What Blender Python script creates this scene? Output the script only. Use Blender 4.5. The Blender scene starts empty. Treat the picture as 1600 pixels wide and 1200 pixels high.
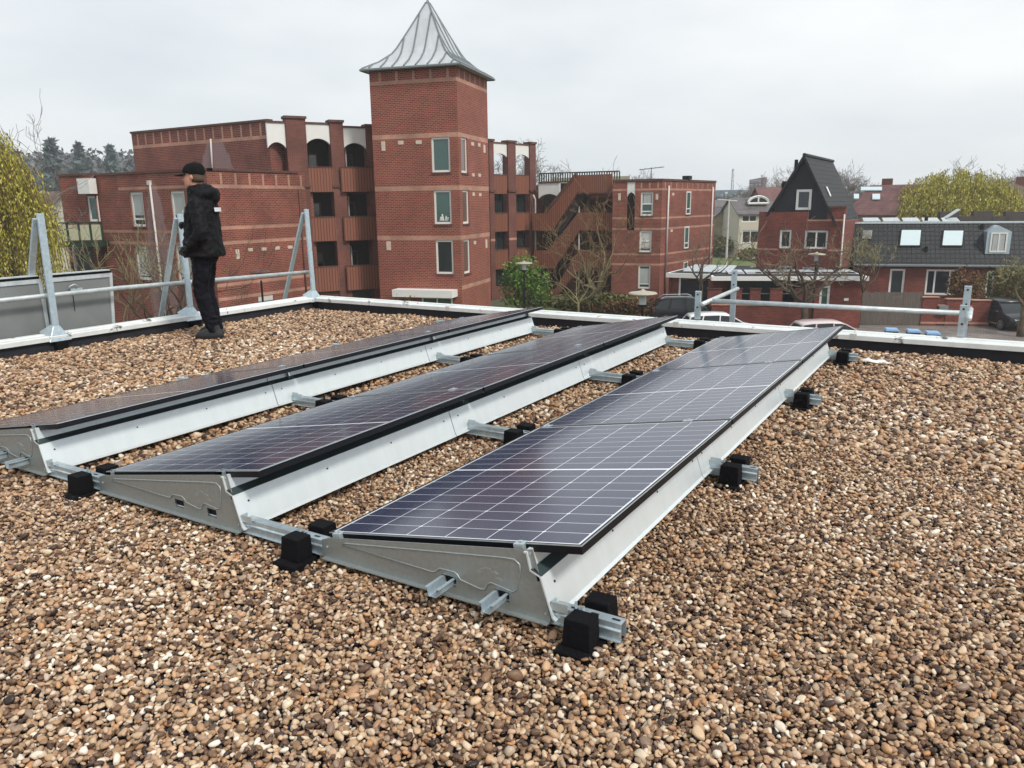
import bpy, math, random
import numpy as np
from mathutils import Vector, Matrix
sc=bpy.context.scene;HAZE=True;HZD=.0006
R_=math.radians
# ---------------------------------------------------------------- camera
CY,CP,CR,CF=R_(31.206),R_(12.989),R_(-0.731),1218.94
CC=Vector((2.1426,-2.1115,1.3938))
cF=Vector((-math.sin(CY)*math.cos(CP),math.cos(CY)*math.cos(CP),-math.sin(CP)))
r0=Vector((math.cos(CY),math.sin(CY),0));u0=r0.cross(cF)
cR=r0*math.cos(CR)+u0*math.sin(CR);cU=-r0*math.sin(CR)+u0*math.cos(CR)
cam=bpy.data.cameras.new('camera');cam.lens=36*CF/1600;cam.sensor_width=36;cam.clip_start=.05;cam.clip_end=3000
co=bpy.data.objects.new('camera',cam);sc.collection.objects.link(co)
m=Matrix.Identity(4)
for i in range(3):
    m[i][0]=cR[i];m[i][1]=cU[i];m[i][2]=-cF[i];m[i][3]=CC[i]
co.matrix_world=m;sc.camera=co
# ---------------------------------------------------------------- light
sc.view_settings.view_transform='Standard';sc.view_settings.look='None';sc.view_settings.gamma=1
sc.view_settings.exposure=0.84
SUN_EL,SUN_AZ=R_(48),R_(-15)      # azimuth measured from +X towards +Y
w=bpy.data.worlds.new('World');sc.world=w;w.use_nodes=True
nt=w.node_tree;nt.nodes.clear()
def N(nt,t,**k):
    n=nt.nodes.new(t)
    for a,b in k.items():
        if a[0]=='i' and a[1:].isdigit(): n.inputs[int(a[1:])].default_value=b
        else: setattr(n,a,b)
    return n
sky=N(nt,'ShaderNodeTexSky',sky_type='NISHITA',sun_disc=False,sun_elevation=SUN_EL,sun_rotation=math.pi/2-SUN_AZ,dust_density=4)
tc=N(nt,'ShaderNodeTexCoord');mp=N(nt,'ShaderNodeMapping');mp.inputs['Scale'].default_value=(1,1,3.2)
nz=N(nt,'ShaderNodeTexNoise');nz.inputs['Scale'].default_value=1.6;nz.inputs['Detail'].default_value=5;nz.inputs['Roughness'].default_value=.5
cr=N(nt,'ShaderNodeValToRGB');cr.color_ramp.elements[0].position=.3;cr.color_ramp.elements[1].position=.72
cr.color_ramp.elements[0].color=(3.55,4.0,4.35,1);cr.color_ramp.elements[1].color=(5.75,5.85,5.85,1)
mx=N(nt,'ShaderNodeMixRGB');mx.inputs[0].default_value=.93
bg=N(nt,'ShaderNodeBackground');bg.inputs[1].default_value=.1
ou=N(nt,'ShaderNodeOutputWorld')
nt.links.new(tc.outputs['Generated'],mp.inputs[0]);nt.links.new(mp.outputs[0],nz.inputs['Vector']);nt.links.new(nz.outputs[0],cr.inputs[0])
nt.links.new(sky.outputs[0],mx.inputs[1]);nt.links.new(cr.outputs[0],mx.inputs[2]);nt.links.new(mx.outputs[0],bg.inputs[0]);nt.links.new(bg.outputs[0],ou.inputs[0])
sl=bpy.data.lights.new('sun','SUN');sl.energy=1.5;sl.angle=R_(10);sl.color=(1,.95,.88)
so=bpy.data.objects.new('sun',sl);sc.collection.objects.link(so)
so.rotation_euler=Vector((-math.cos(SUN_AZ)*math.cos(SUN_EL),-math.sin(SUN_AZ)*math.cos(SUN_EL),-math.sin(SUN_EL))).to_track_quat('-Z','Y').to_euler()
sc.cycles.use_denoising=True;sc.cycles.max_bounces=6;sc.cycles.diffuse_bounces=3;sc.cycles.glossy_bounces=3;sc.cycles.transmission_bounces=3;sc.cycles.transparent_max_bounces=8
sc.cycles.volume_bounces=3;sc.cycles.caustics_reflective=False;sc.cycles.caustics_refractive=False
# ---------------------------------------------------------------- helpers
GZ=-6.0
hF=Vector((-math.sin(CY),math.cos(CY),0));hR=Vector((math.cos(CY),math.sin(CY),0))
def ray(px,py): return (cF*CF+cR*(px-800)+cU*(600-py)).normalized()
def PD(px,py,D):                       # point seen at a pixel, D metres ahead (measured level)
    d=ray(px,py);return CC+d*(D/d.dot(hF))
def PZ(px,py,z=GZ):
    d=ray(px,py);return CC+d*((z-CC.z)/d.z)
class Line:
    """vertical wall plane through two ground points"""
    def __init__(s,a,b):
        s.a=Vector((a[0],a[1],0));s.b=Vector((b[0],b[1],0));s.d=(s.b-s.a).normalized();s.L=(s.b-s.a).length
        n=s.d.cross(Vector((0,0,1)));s.n=n if n.dot(CC-s.a)>0 else -n
    def uz(s,px,py):
        d=ray(px,py);t=s.n.dot(s.a-CC)/s.n.dot(d);p=CC+d*t;return (p-s.a).dot(s.d),p.z
    def pt(s,u,z,o=0): 
        p=s.a+s.d*u+s.n*o;return Vector((p.x,p.y,z))
    def box(s,x0,y0,x1,y1):
        q=[s.uz(x,y) for x,y in((x0,y0),(x1,y0),(x1,y1),(x0,y1))]
        return ((q[0][0]+q[3][0])/2,(q[1][0]+q[2][0])/2,(q[2][1]+q[3][1])/2,(q[0][1]+q[1][1])/2)
YD=Vector((0,1,0));XD=Vector((1,0,0))
def dirline(P,d,pxend,pyref=320):      # wall starting at P in direction d, ending where pixel column pxend cuts it
    l=Line(P,P+d);u,z=l.uz(pxend,pyref);return Line(l.a,l.a+l.d*u)
ROOTS={}
def props(o,label=None,cat=None,group=None,kind=None):
    if label:o['label']=label
    if cat:o['category']=cat
    if group:o['group']=group
    if kind:o['kind']=kind
    return o
def thing(name,loc,label,cat,group=None,rz=0):
    o=bpy.data.objects.new(name,None);sc.collection.objects.link(o);o.location=loc;o.rotation_euler=(0,0,rz);o.empty_display_size=.2
    return props(o,label,cat,group)
def wpos(o):
    v=Vector(o.location)
    while o.parent: o=o.parent;v+=Vector(o.location)
    return v
class MB:
    def __init__(s): s.v=[];s.f=[];s.m=[];s.uv={}
    def face(s,pts,mi=0,uv=None):
        b=len(s.v);s.v+= [tuple(p) for p in pts];s.f.append(tuple(range(b,b+len(pts))));s.m.append(mi)
        if uv: s.uv[len(s.f)-1]=uv
        return s
    def raw(s,vs,fs,mi=0):
        b=len(s.v);s.v+=[tuple(p) for p in vs]
        for f in fs: s.f.append(tuple(b+i for i in f));s.m.append(mi)
        return s
    def box(s,x0,x1,y0,y1,z0,z1,mi=0,M=None):
        vs=[Vector((x,y,z)) for z in(z0,z1) for x,y in((x0,y0),(x1,y0),(x1,y1),(x0,y1))]
        if M: vs=[M@v for v in vs]
        return s.raw(vs,[(3,2,1,0),(4,5,6,7),(0,1,5,4),(1,2,6,5),(2,3,7,6),(3,0,4,7)],mi)
    def wbox(s,L,u0,u1,z0,z1,o0,o1,mi=0):  # box on a wall line, between offsets o0 and o1 from its plane
        vs=[L.pt(u,z,o) for z in(z0,z1) for u,o in((u0,o0),(u1,o0),(u1,o1),(u0,o1))]
        return s.raw(vs,[(3,2,1,0),(4,5,6,7),(0,1,5,4),(1,2,6,5),(2,3,7,6),(3,0,4,7)],mi)
    def prism(s,poly,off,mi=0):           # planar polygon pushed along a vector
        off=Vector(off);n=len(poly);vs=[Vector(p) for p in poly];vs+=[p+off for p in vs]
        return s.raw(vs,[tuple(range(n))[::-1],tuple(range(n,2*n))]+[(i,(i+1)%n,(i+1)%n+n,i+n) for i in range(n)],mi)
    def tube(s,pts,rs,n=6,mi=0,cap=True):
        pts=[Vector(p) for p in pts]
        if not hasattr(rs,'__len__'): rs=[rs]*len(pts)
        vs=[];k=len(pts);a=None
        for i,p in enumerate(pts):
            t=(pts[min(i+1,k-1)]-pts[max(i-1,0)]).normalized()
            if a is None: a=t.cross(Vector((.31,.52,.8))).normalized()
            a=(a-t*a.dot(t)).normalized();b=t.cross(a)
            for j in range(n):
                q=2*math.pi*j/n;vs.append(p+(a*math.cos(q)+b*math.sin(q))*rs[i])
        fs=[(i*n+j,i*n+(j+1)%n,(i+1)*n+(j+1)%n,(i+1)*n+j) for i in range(k-1) for j in range(n)]
        if cap: fs+=[tuple(range(n))[::-1],tuple((k-1)*n+j for j in range(n))]
        return s.raw(vs,fs,mi)
    def lathe(s,c,prof,n=16,mi=0):
        vs=[];c=Vector(c)
        for r,z in prof:
            for j in range(n):
                q=2*math.pi*j/n;vs.append(c+Vector((r*math.cos(q),r*math.sin(q),z)))
        fs=[(i*n+j,i*n+(j+1)%n,(i+1)*n+(j+1)%n,(i+1)*n+j) for i in range(len(prof)-1) for j in range(n)]
        fs+=[tuple(range(n))[::-1],tuple((len(prof)-1)*n+j for j in range(n))]
        return s.raw(vs,fs,mi)
    def build(s,name,mats,parent=None,smooth=False,bevel=0,world=True,label=None,cat=None,group=None,kind=None,orig=None,recalc=True,uvs=True):
        if not isinstance(mats,(list,tuple)): mats=[mats]
        me=bpy.data.meshes.new(name)
        o0=Vector(orig) if orig is not None else (wpos(parent) if (parent is not None and world) else Vector((0,0,0)))
        me.from_pydata([(x-o0.x,y-o0.y,z-o0.z) for x,y,z in s.v],[],s.f)
        for mt in mats: me.materials.append(mt)
        if len(mats)>1: me.polygons.foreach_set('material_index',s.m)
        # box-mapped uvs in metres (kept in world placement)
        uvl=me.uv_layers.new(name='UVMap');buf=np.zeros((len(me.loops),2),dtype=np.float32)
        nf=len(s.f);V=np.array(s.v,dtype=np.float64) if s.v else np.zeros((0,3))
        k=0
        for fi,f in enumerate(s.f):
            L=len(f)
            if fi in s.uv: buf[k:k+L]=s.uv[fi]
            elif uvs and nf<60000:
                P=V[list(f)];n=np.zeros(3)
                for i in range(1,L-1): n+=np.cross(P[i]-P[0],P[i+1]-P[0])
                ln=np.linalg.norm(n)
                n=n/ln if ln>1e-12 else np.array([0,0,1.])
                if abs(n[2])>.92: buf[k:k+L]=P[:,:2]
                else:
                    t=np.array([-n[1],n[0],0]);t/=np.linalg.norm(t)
                    if t[0]+t[1]*.3<0: t=-t
                    b=np.cross(n,t)
                    if b[2]<0:b=-b
                    buf[k:k+L,0]=P@t;buf[k:k+L,1]=P@b
            k+=L
        uvl.data.foreach_set('uv',buf.ravel())
        if smooth: me.polygons.foreach_set('use_smooth',[True]*nf)
        me.validate();me.update()
        if recalc:
            import bmesh
            bm=bmesh.new();bm.from_mesh(me);bmesh.ops.remove_doubles(bm,verts=bm.verts,dist=1e-5) if smooth else None
            bmesh.ops.recalc_face_normals(bm,faces=bm.faces);bm.to_mesh(me);bm.free()
        o=bpy.data.objects.new(name,me);sc.collection.objects.link(o)
        if parent is not None:o.parent=parent
        elif orig is not None:o.location=o0
        if bevel:
            b=o.modifiers.new('bevel','BEVEL');b.width=bevel;b.segments=2;b.limit_method='ANGLE'
        return props(o,label,cat,group,kind)
def copy_tree(o,parent=None):
    c=o.copy();sc.collection.objects.link(c);c.parent=parent
    for ch in list(o.children): copy_tree(ch,c)
    return c
# ---------------------------------------------------------------- materials
def newmat(name):
    m=bpy.data.materials.new(name);m.use_nodes=True;nt=m.node_tree;nt.nodes.clear()
    b=nt.nodes.new('ShaderNodeBsdfPrincipled');o=nt.nodes.new('ShaderNodeOutputMaterial');nt.links.new(b.outputs[0],o.inputs[0]);return m,nt,b
def c4(c): return (c[0],c[1],c[2],1)
def rgb(h): # sRGB 0-255 -> linear
    return tuple(((v/255/12.92) if v/255<=.04045 else ((v/255+.055)/1.055)**2.4) for v in h)
def plain(name,col,rough=.6,metal=0,var=.12,scale=8,bump=0,spec=.5,coat=0,stretch=(1,1,1),col2=None):
    m,nt,b=newmat(name);b.inputs['Roughness'].default_value=rough;b.inputs['Metallic'].default_value=metal
    b.inputs['Specular IOR Level'].default_value=spec;b.inputs['Coat Weight'].default_value=coat
    tc=N(nt,'ShaderNodeTexCoord');mp=N(nt,'ShaderNodeMapping');mp.inputs['Scale'].default_value=stretch
    nz=N(nt,'ShaderNodeTexNoise');nz.inputs['Scale'].default_value=scale;nz.inputs['Detail'].default_value=6;nz.inputs['Roughness'].default_value=.65
    nt.links.new(tc.outputs['Object'],mp.inputs[0]);nt.links.new(mp.outputs[0],nz.inputs['Vector'])
    r=N(nt,'ShaderNodeValToRGB');r.color_ramp.elements[0].position=.3;r.color_ramp.elements[1].position=.7
    c2=col2 or tuple(min(1,c*(1+var)) for c in col);c1=col if col2 else tuple(c*(1-var) for c in col)
    r.color_ramp.elements[0].color=c4(c1);r.color_ramp.elements[1].color=c4(c2)
    nt.links.new(nz.outputs[0],r.inputs[0]);nt.links.new(r.outputs[0],b.inputs['Base Color'])
    if bump:
        bp=N(nt,'ShaderNodeBump');bp.inputs['Strength'].default_value=bump;bp.inputs['Distance'].default_value=.01
        nt.links.new(nz.outputs[0],bp.inputs['Height']);nt.links.new(bp.outputs[0],b.inputs['Normal'])
    return m
def brick(name,c1,c2,mortar,bw=.22,bh=.0625,ms=.01,dirt=.25,stain=None,rough=.85):
    m,nt,b=newmat(name);b.inputs['Roughness'].default_value=rough
    uv=N(nt,'ShaderNodeUVMap');bt=N(nt,'ShaderNodeTexBrick')
    bt.inputs['Scale'].default_value=1;bt.inputs['Brick Width'].default_value=bw;bt.inputs['Row Height'].default_value=bh;bt.inputs['Mortar Size'].default_value=ms
    bt.inputs['Color1'].default_value=c4(c1);bt.inputs['Color2'].default_value=c4(c2);bt.inputs['Mortar'].default_value=c4(mortar);bt.inputs['Bias'].default_value=0
    nt.links.new(uv.outputs[0],bt.inputs['Vector'])
    nz=N(nt,'ShaderNodeTexNoise');nz.inputs['Scale'].default_value=.7;nz.inputs['Detail'].default_value=5;nt.links.new(uv.outputs[0],nz.inputs['Vector'])
    mr=N(nt,'ShaderNodeMapRange');mr.inputs[1].default_value=.3;mr.inputs[2].default_value=.7;mr.inputs[3].default_value=1-dirt;mr.inputs[4].default_value=1+dirt
    nt.links.new(nz.outputs[0],mr.inputs[0])
    hs=N(nt,'ShaderNodeHueSaturation');nt.links.new(mr.outputs[0],hs.inputs['Value']);nt.links.new(bt.outputs[0],hs.inputs['Color'])
    last=hs.outputs[0]
    if stain:  # pale lime streak widening downwards from (u,ztop)
        for (su,zt,zb,w0,w1) in stain:
            sp=N(nt,'ShaderNodeSeparateXYZ');nt.links.new(uv.outputs[0],sp.inputs[0])
            def mth(op,a,bv=None,cl=False):
                n=N(nt,'ShaderNodeMath',operation=op,use_clamp=cl)
                for i,x in enumerate((a,bv)):
                    if x is None: continue
                    if hasattr(x,'is_linked'): nt.links.new(x,n.inputs[i])
                    else: n.inputs[i].default_value=x
                return n.outputs[0]
            t=mth('DIVIDE',mth('SUBTRACT',zt,sp.outputs[1]),zt-zb,True)
            t=mth('POWER',t,.55)
            wd=mth('ADD',mth('MULTIPLY',t,w1-w0),w0)
            n2=N(nt,'ShaderNodeTexNoise');n2.inputs['Scale'].default_value=2.2;nt.links.new(uv.outputs[0],n2.inputs['Vector'])
            wob=mth('MULTIPLY',mth('SUBTRACT',n2.outputs[0],.5),.5)
            dx=mth('ADD',mth('ABSOLUTE',mth('SUBTRACT',sp.outputs[0],su)),wob)
            ins=mth('MULTIPLY',mth('SUBTRACT',wd,dx),7,True)
            below=mth('MULTIPLY',mth('SUBTRACT',zt,sp.outputs[1]),6,True)
            k=mth('MULTIPLY',mth('MULTIPLY',ins,below),.5)
            mxx=N(nt,'ShaderNodeMixRGB');mxx.inputs[2].default_value=(.36,.27,.28,1);nt.links.new(k,mxx.inputs[0]);nt.links.new(last,mxx.inputs[1]);last=mxx.outputs[0]
    nt.links.new(last,b.inputs['Base Color']);return m
def tiles(name,c1,c2,tw=.3,th=.35,bump=.6,rough=.6,line=.35):
    m,nt,b=newmat(name);b.inputs['Roughness'].default_value=rough
    uv=N(nt,'ShaderNodeUVMap');bt=N(nt,'ShaderNodeTexBrick',offset=0.0)
    bt.inputs['Scale'].default_value=1;bt.inputs['Brick Width'].default_value=tw;bt.inputs['Row Height'].default_value=th;bt.inputs['Mortar Size'].default_value=.035;bt.inputs['Mortar Smooth'].default_value=.6
    bt.inputs['Color1'].default_value=c4(c1);bt.inputs['Color2'].default_value=c4(c2);bt.inputs['Mortar'].default_value=c4(tuple(x*line for x in c1))
    nt.links.new(uv.outputs[0],bt.inputs['Vector'])
    nz=N(nt,'ShaderNodeTexNoise');nz.inputs['Scale'].default_value=1.1;nz.inputs['Detail'].default_value=6;nt.links.new(uv.outputs[0],nz.inputs['Vector'])
    mr=N(nt,'ShaderNodeMapRange');mr.inputs[1].default_value=.3;mr.inputs[2].default_value=.7;mr.inputs[3].default_value=.7;mr.inputs[4].default_value=1.3;nt.links.new(nz.outputs[0],mr.inputs[0])
    hs=N(nt,'ShaderNodeHueSaturation');nt.links.new(mr.outputs[0],hs.inputs['Value']);nt.links.new(bt.outputs[0],hs.inputs['Color']);nt.links.new(hs.outputs[0],b.inputs['Base Color'])
    bp=N(nt,'ShaderNodeBump',invert=True);bp.inputs['Strength'].default_value=bump;bp.inputs['Distance'].default_value=.05;nt.links.new(bt.outputs['Fac'],bp.inputs['Height']);nt.links.new(bp.outputs[0],b.inputs['Normal'])
    return m
def slats(name,col,gap,w=.1,axis=0,rough=.7,var=.25,gw=.12):
    """boards w metres wide separated by dark joints (axis 0: vertical boards)"""
    m,nt,b=newmat(name);b.inputs['Roughness'].default_value=rough
    uv=N(nt,'ShaderNodeUVMap');sp=N(nt,'ShaderNodeSeparateXYZ');nt.links.new(uv.outputs[0],sp.inputs[0])
    d=N(nt,'ShaderNodeMath',operation='DIVIDE');d.inputs[1].default_value=w;nt.links.new(sp.outputs[axis],d.inputs[0])
    fr=N(nt,'ShaderNodeMath',operation='FRACT');nt.links.new(d.outputs[0],fr.inputs[0])
    gt=N(nt,'ShaderNodeMath',operation='LESS_THAN');gt.inputs[1].default_value=gw;nt.links.new(fr.outputs[0],gt.inputs[0])
    fl=N(nt,'ShaderNodeMath',operation='FLOOR');nt.links.new(d.outputs[0],fl.inputs[0])
    wn=N(nt,'ShaderNodeTexWhiteNoise',noise_dimensions='1D');nt.links.new(fl.outputs[0],wn.inputs['W'])
    nz=N(nt,'ShaderNodeTexNoise');nz.inputs['Scale'].default_value=2.5;nt.links.new(uv.outputs[0],nz.inputs['Vector'])
    ad=N(nt,'ShaderNodeMath',operation='ADD');nt.links.new(wn.outputs['Value'],ad.inputs[0]);nt.links.new(nz.outputs[0],ad.inputs[1])
    mr=N(nt,'ShaderNodeMapRange');mr.inputs[2].default_value=2;mr.inputs[3].default_value=1-var;mr.inputs[4].default_value=1+var;nt.links.new(ad.outputs[0],mr.inputs[0])
    hs=N(nt,'ShaderNodeHueSaturation');hs.inputs['Color'].default_value=c4(col);nt.links.new(mr.outputs[0],hs.inputs['Value'])
    mx=N(nt,'ShaderNodeMixRGB');mx.inputs[2].default_value=c4(gap);nt.links.new(gt.outputs[0],mx.inputs[0]);nt.links.new(hs.outputs[0],mx.inputs[1]);nt.links.new(mx.outputs[0],b.inputs['Base Color'])
    return m
def glassmat(name,col=(.02,.025,.028),rough=.05,spec=.8):
    m,nt,b=newmat(name);b.inputs['Base Color'].default_value=c4(col);b.inputs['Roughness'].default_value=rough;b.inputs['Specular IOR Level'].default_value=spec;return m
M={}
M['brick']=brick('brick_red',rgb((138,57,42)),rgb((100,40,32)),rgb((138,106,92)),bw=.26,bh=.095,ms=.015)
M['brickdk']=brick('brick_pier',rgb((112,54,45)),rgb((86,42,36)),rgb((118,90,80)))
M['band']=brick('brick_band',rgb((182,136,116)),rgb((164,118,100)),rgb((165,135,120)),bh=.09)
M['brickh']=brick('brick_house',rgb((130,54,43)),rgb((95,41,34)),rgb((110,78,68)),bw=.26,bh=.095,ms=.014)
M['coping']=plain('coping_brown',rgb((92,62,54)),.8,var=.3,scale=3)
M['arch']=plain('cream_panel',rgb((226,226,222)),.6,var=.05,scale=2)
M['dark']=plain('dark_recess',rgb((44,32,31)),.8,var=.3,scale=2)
M['darkdoor']=plain('dark_door',rgb((44,52,56)),.35,var=.2,scale=2)
M['wood']=slats('brown_slats',rgb((134,82,62)),rgb((56,30,25)),.17,0,var=.14,gw=.2)
M['white']=plain('white_frame',rgb((228,228,224)),.5,var=.05)
M['glass']=glassmat('window_glass')
M['glassg']=glassmat('green_glass',rgb((62,92,86)),.08)
M['glasso']=glassmat('brown_glass',rgb((110,90,80)),.12)
M['blind']=slats('pale_blind',rgb((205,205,200)),rgb((150,150,150)),.09,1,var=.05)
M['curtain']=plain('net_curtain',rgb((176,180,178)),.7,var=.2,scale=5,stretch=(6,6,.5))
M['galv']=plain('galvanised_steel',rgb((188,204,212)),.34,.55,var=.18,scale=26,bump=.02)
M['galvd']=plain('galvanised_tube',rgb((196,204,206)),.42,.35,var=.22,scale=9,bump=.03)
M['alu']=plain('mill_aluminium',rgb((186,200,204)),.36,.75,var=.05,scale=5,stretch=(1,8,1))
M['alub']=plain('brushed_aluminium',rgb((196,208,212)),.42,.6,var=.04,scale=4,stretch=(1,6,1))
M['plate']=plain('aluzinc_plate',rgb((160,167,166)),.42,.6,var=.11,scale=45,bump=.01)
M['black']=plain('black_frame',(.006,.006,.009),.45,0,var=.1,spec=.25)
M['rubber']=plain('black_rubber',(.0035,.0035,.005),.9,0,var=.4,scale=60,bump=.4,spec=.2)
M['bitumen']=plain('black_bitumen',(.014,.016,.023),.75,0,var=.35,scale=10,bump=.15)
M['trim']=plain('weathered_white_trim',rgb((218,222,220)),.5,.1,var=.1,scale=7,col2=rgb((190,192,188)))
M['asphalt']=plain('asphalt',(.07,.07,.072),.9,var=.2,scale=3)
M['zinc']=plain('zinc_roof',rgb((192,197,200)),.5,.2,var=.14,scale=1.5,stretch=(1,1,.3))
M['zincs']=plain('zinc_seam',rgb((124,132,134)),.5,.3,var=.1)
M['pipe']=plain('pale_pipe',rgb((205,200,195)),.5,var=.08)
M['tiledk']=tiles('roof_tiles_dark',rgb((15,18,23)),rgb((24,28,34)),bump=1.0)
M['tilered']=tiles('roof_tiles_red',rgb((120,78,74)),rgb((104,66,64)),bump=.3)
M['tilegrey']=tiles('roof_tiles_grey',rgb((98,92,94)),rgb((112,104,104)),bump=.3)
M['tilebrown']=tiles('roof_tiles_brown',rgb((104,84,68)),rgb((92,76,64)),bump=.3)
# ================================================================= our roof
XL,YF=-5.93,5.86     # inner faces of the left and far parapet
root=thing('flat_roof_building',(-1,2,GZ),'low building carrying the gravel roof in the foreground','building')
mb=MB();mb.box(XL-.16,6.0,-9.0,YF+.16,GZ,-.14);mb.build('wall',M['brick'],root)
mb=MB();mb.box(XL,6.0,-9.0,YF,-.138,-.03);mb.build('roof_deck',M['bitumen'],root)
mb=MB();mb.box(XL-.03,XL,-9,YF,-.03,.105);mb.build('parapet_upstand',M['bitumen'],root)
mb=MB();mb.box(XL-.03,6.0,YF,YF+.03,-.03,.105);mb.build('parapet_upstand',M['bitumen'],root)
trimm,tnt,tb=newmat('edge_trim_white');tb.inputs['Roughness'].default_value=.45
def scuffed(nt,b,base,dirt,sc1=5,th=.60,stretch=(1,1,1)):
    tc=N(nt,'ShaderNodeTexCoord');mp=N(nt,'ShaderNodeMapping');mp.inputs['Scale'].default_value=stretch;nt.links.new(tc.outputs['Object'],mp.inputs[0])
    n1=N(nt,'ShaderNodeTexNoise');n1.inputs['Scale'].default_value=sc1;n1.inputs['Detail'].default_value=8;n1.inputs['Roughness'].default_value=.7;nt.links.new(mp.outputs[0],n1.inputs['Vector'])
    r=N(nt,'ShaderNodeValToRGB');e=r.color_ramp.elements;e[0].position=.35;e[0].color=c4(tuple(x*.85 for x in base));e[1].position=th-.03;e[1].color=c4(base)
    x=e.new(th);x.color=c4(base);x=e.new(th+.05);x.color=c4(dirt);nt.links.new(n1.outputs[0],r.inputs[0]);nt.links.new(r.outputs[0],b.inputs['Base Color'])
scuffed(tnt,tb,rgb((222,226,225)),rgb((96,94,88)),5,.60,(1,1,1))
# trim: sloping cap, front lip and outer edge, with small joints
def trim(a0,a1,ax):
    mb=MB();prof=[(-.035,.095),(-.035,.138),(-.02,.148),(.05,.150),(.055,.163),(.11,.165),(.135,.14),(.135,-.3),(.125,-.3),(.125,.13),(.0,.13),(-.025,.12),(-.025,.095)]
    poly=[]
    for o,z in prof:
        poly.append((XL-o,a0,z) if ax=='L' else (a0,YF+o,z))
    mb.prism(poly,(0,a1-a0,0) if ax=='L' else (a1-a0,0,0))
    return mb
for ax,rng in(('L',[-9,-6.5,-4,-1.5,1.0,2.15,4.6,YF+.165]),('F',[XL+.035,-3.6,-.62,1.13,3.9,6.0])):
    for a,b_ in zip(rng[:-1],rng[1:]):
        t=trim(a+.002,b_-.002,ax).build('edge_trim',trimm,root)
for cx in(-3.6,-.62,1.13,3.9):
    mb=MB();mb.box(cx-.03,cx+.03,YF-.037,YF+.03,.094,.152);mb.build('trim_joint',M['trim'],root)
# ---- gravel: pebbles scattered as stones of 12 shapes
pm,pnt,pb=newmat('pebble');pb.inputs['Roughness'].default_value=.5;pb.inputs['Specular IOR Level'].default_value=.45
oi=N(pnt,'ShaderNodeAttribute',attribute_type='INSTANCER',attribute_name='tint')
pr=N(pnt,'ShaderNodeValToRGB');pr.color_ramp.interpolation='LINEAR'
cols=[(0,(50,38,33)),(.06,(84,62,50)),(.17,(118,88,64)),(.31,(150,116,82)),(.42,(198,164,124)),(.53,(176,132,94)),(.63,(222,192,152)),(.72,(136,110,92)),(.80,(236,216,184)),(.89,(200,144,84)),(.94,(212,186,158)),(1,(248,236,216))]
e=pr.color_ramp.elements
while len(e)>1:e.remove(e[-1])
e[0].position=0;e[0].color=c4(rgb(cols[0][1]))
for p_,c_ in cols[1:]:
    x=e.new(p_);x.color=c4(rgb(c_))
tcn=N(pnt,'ShaderNodeTexCoord');pn=N(pnt,'ShaderNodeTexNoise');pn.inputs['Scale'].default_value=55;pn.inputs['Detail'].default_value=5;pnt.links.new(tcn.outputs['Object'],pn.inputs['Vector'])
pmr=N(pnt,'ShaderNodeMapRange');pmr.inputs[1].default_value=.3;pmr.inputs[2].default_value=.7;pmr.inputs[3].default_value=.45;pmr.inputs[4].default_value=1.22;pnt.links.new(pn.outputs[0],pmr.inputs[0])
ph=N(pnt,'ShaderNodeHueSaturation');ph.inputs['Saturation'].default_value=.94;ph.inputs['Hue'].default_value=.497;pnt.links.new(oi.outputs['Fac'],pr.inputs[0]);pnt.links.new(pr.outputs[0],ph.inputs['Color']);pnt.links.new(pmr.outputs[0],ph.inputs['Value']);pnt.links.new(ph.outputs[0],pb.inputs['Base Color'])
import bmesh
pcol=bpy.data.collections.new('pebble_shapes')
rng=np.random.RandomState(5)
for k in range(12):
    bm=bmesh.new();bmesh.ops.create_icosphere(bm,subdivisions=2,radius=.5)
    sx,sy,sz=rng.uniform(.85,1.25),rng.uniform(.65,.95),rng.uniform(.42,.75)
    dirs=[Vector(rng.normal(size=3)).normalized() for _ in range(9)];cut=[rng.uniform(.27,.43) for _ in dirs]
    for v in bm.verts:
        c=v.co.copy()
        for d,q in zip(dirs,cut):
            t=c.dot(d)
            if t>q: c-=d*(t-q)*.96
        v.co=Vector((c.x*sx,c.y*sy,c.z*sz))*1.08
    for f in bm.faces:f.smooth=True
    me=bpy.data.meshes.new('pebble');bm.to_mesh(me);bm.free();me.materials.append(pm)
    o=bpy.data.objects.new('pebble',me);pcol.objects.link(o)
def field(x0,x1,y0,y1,s,z,jit,size):
    nx,ny=int((x1-x0)/s),int((y1-y0)/(s*.87))
    gx,gy=np.meshgrid(np.arange(nx),np.arange(ny));gx=gx+.5*(gy%2)
    X=x0+gx.ravel()*s;Y=y0+gy.ravel()*s*.87
    X=X+rng.uniform(-jit,jit,X.size)*s;Y=Y+rng.uniform(-jit,jit,Y.size)*s
    S=size*np.exp(rng.normal(0,.24,X.size));Z=z+rng.uniform(-.35,.4,X.size)*S*.8
    return np.stack([X,Y,Z,S],1)
def vis(P):
    """keep what the view and a step either side of it could show"""
    d=P[:,:2]-np.array([CC.x,CC.y]);f_=d@np.array(hF[:2]);r_=d@np.array(hR[:2])
    return (f_>.9)&(np.abs(r_)<f_*.75+1.3)
parts=[]
a=field(-2.6,6,-3.2,3.2,.0160,-.006,.42,.0190);b=field(-6,6,-3.2,YF,.0235,-.006,.42,.0282)
near=lambda P:(np.hypot(P[:,0]-CC.x,P[:,1]-CC.y)<4.6)
a=a[near(a)];b=b[~near(b)]
P=np.concatenate([a,b]);P=P[vis(P)&(P[:,0]>XL+.012)&(P[:,1]<YF-.012)]
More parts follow.
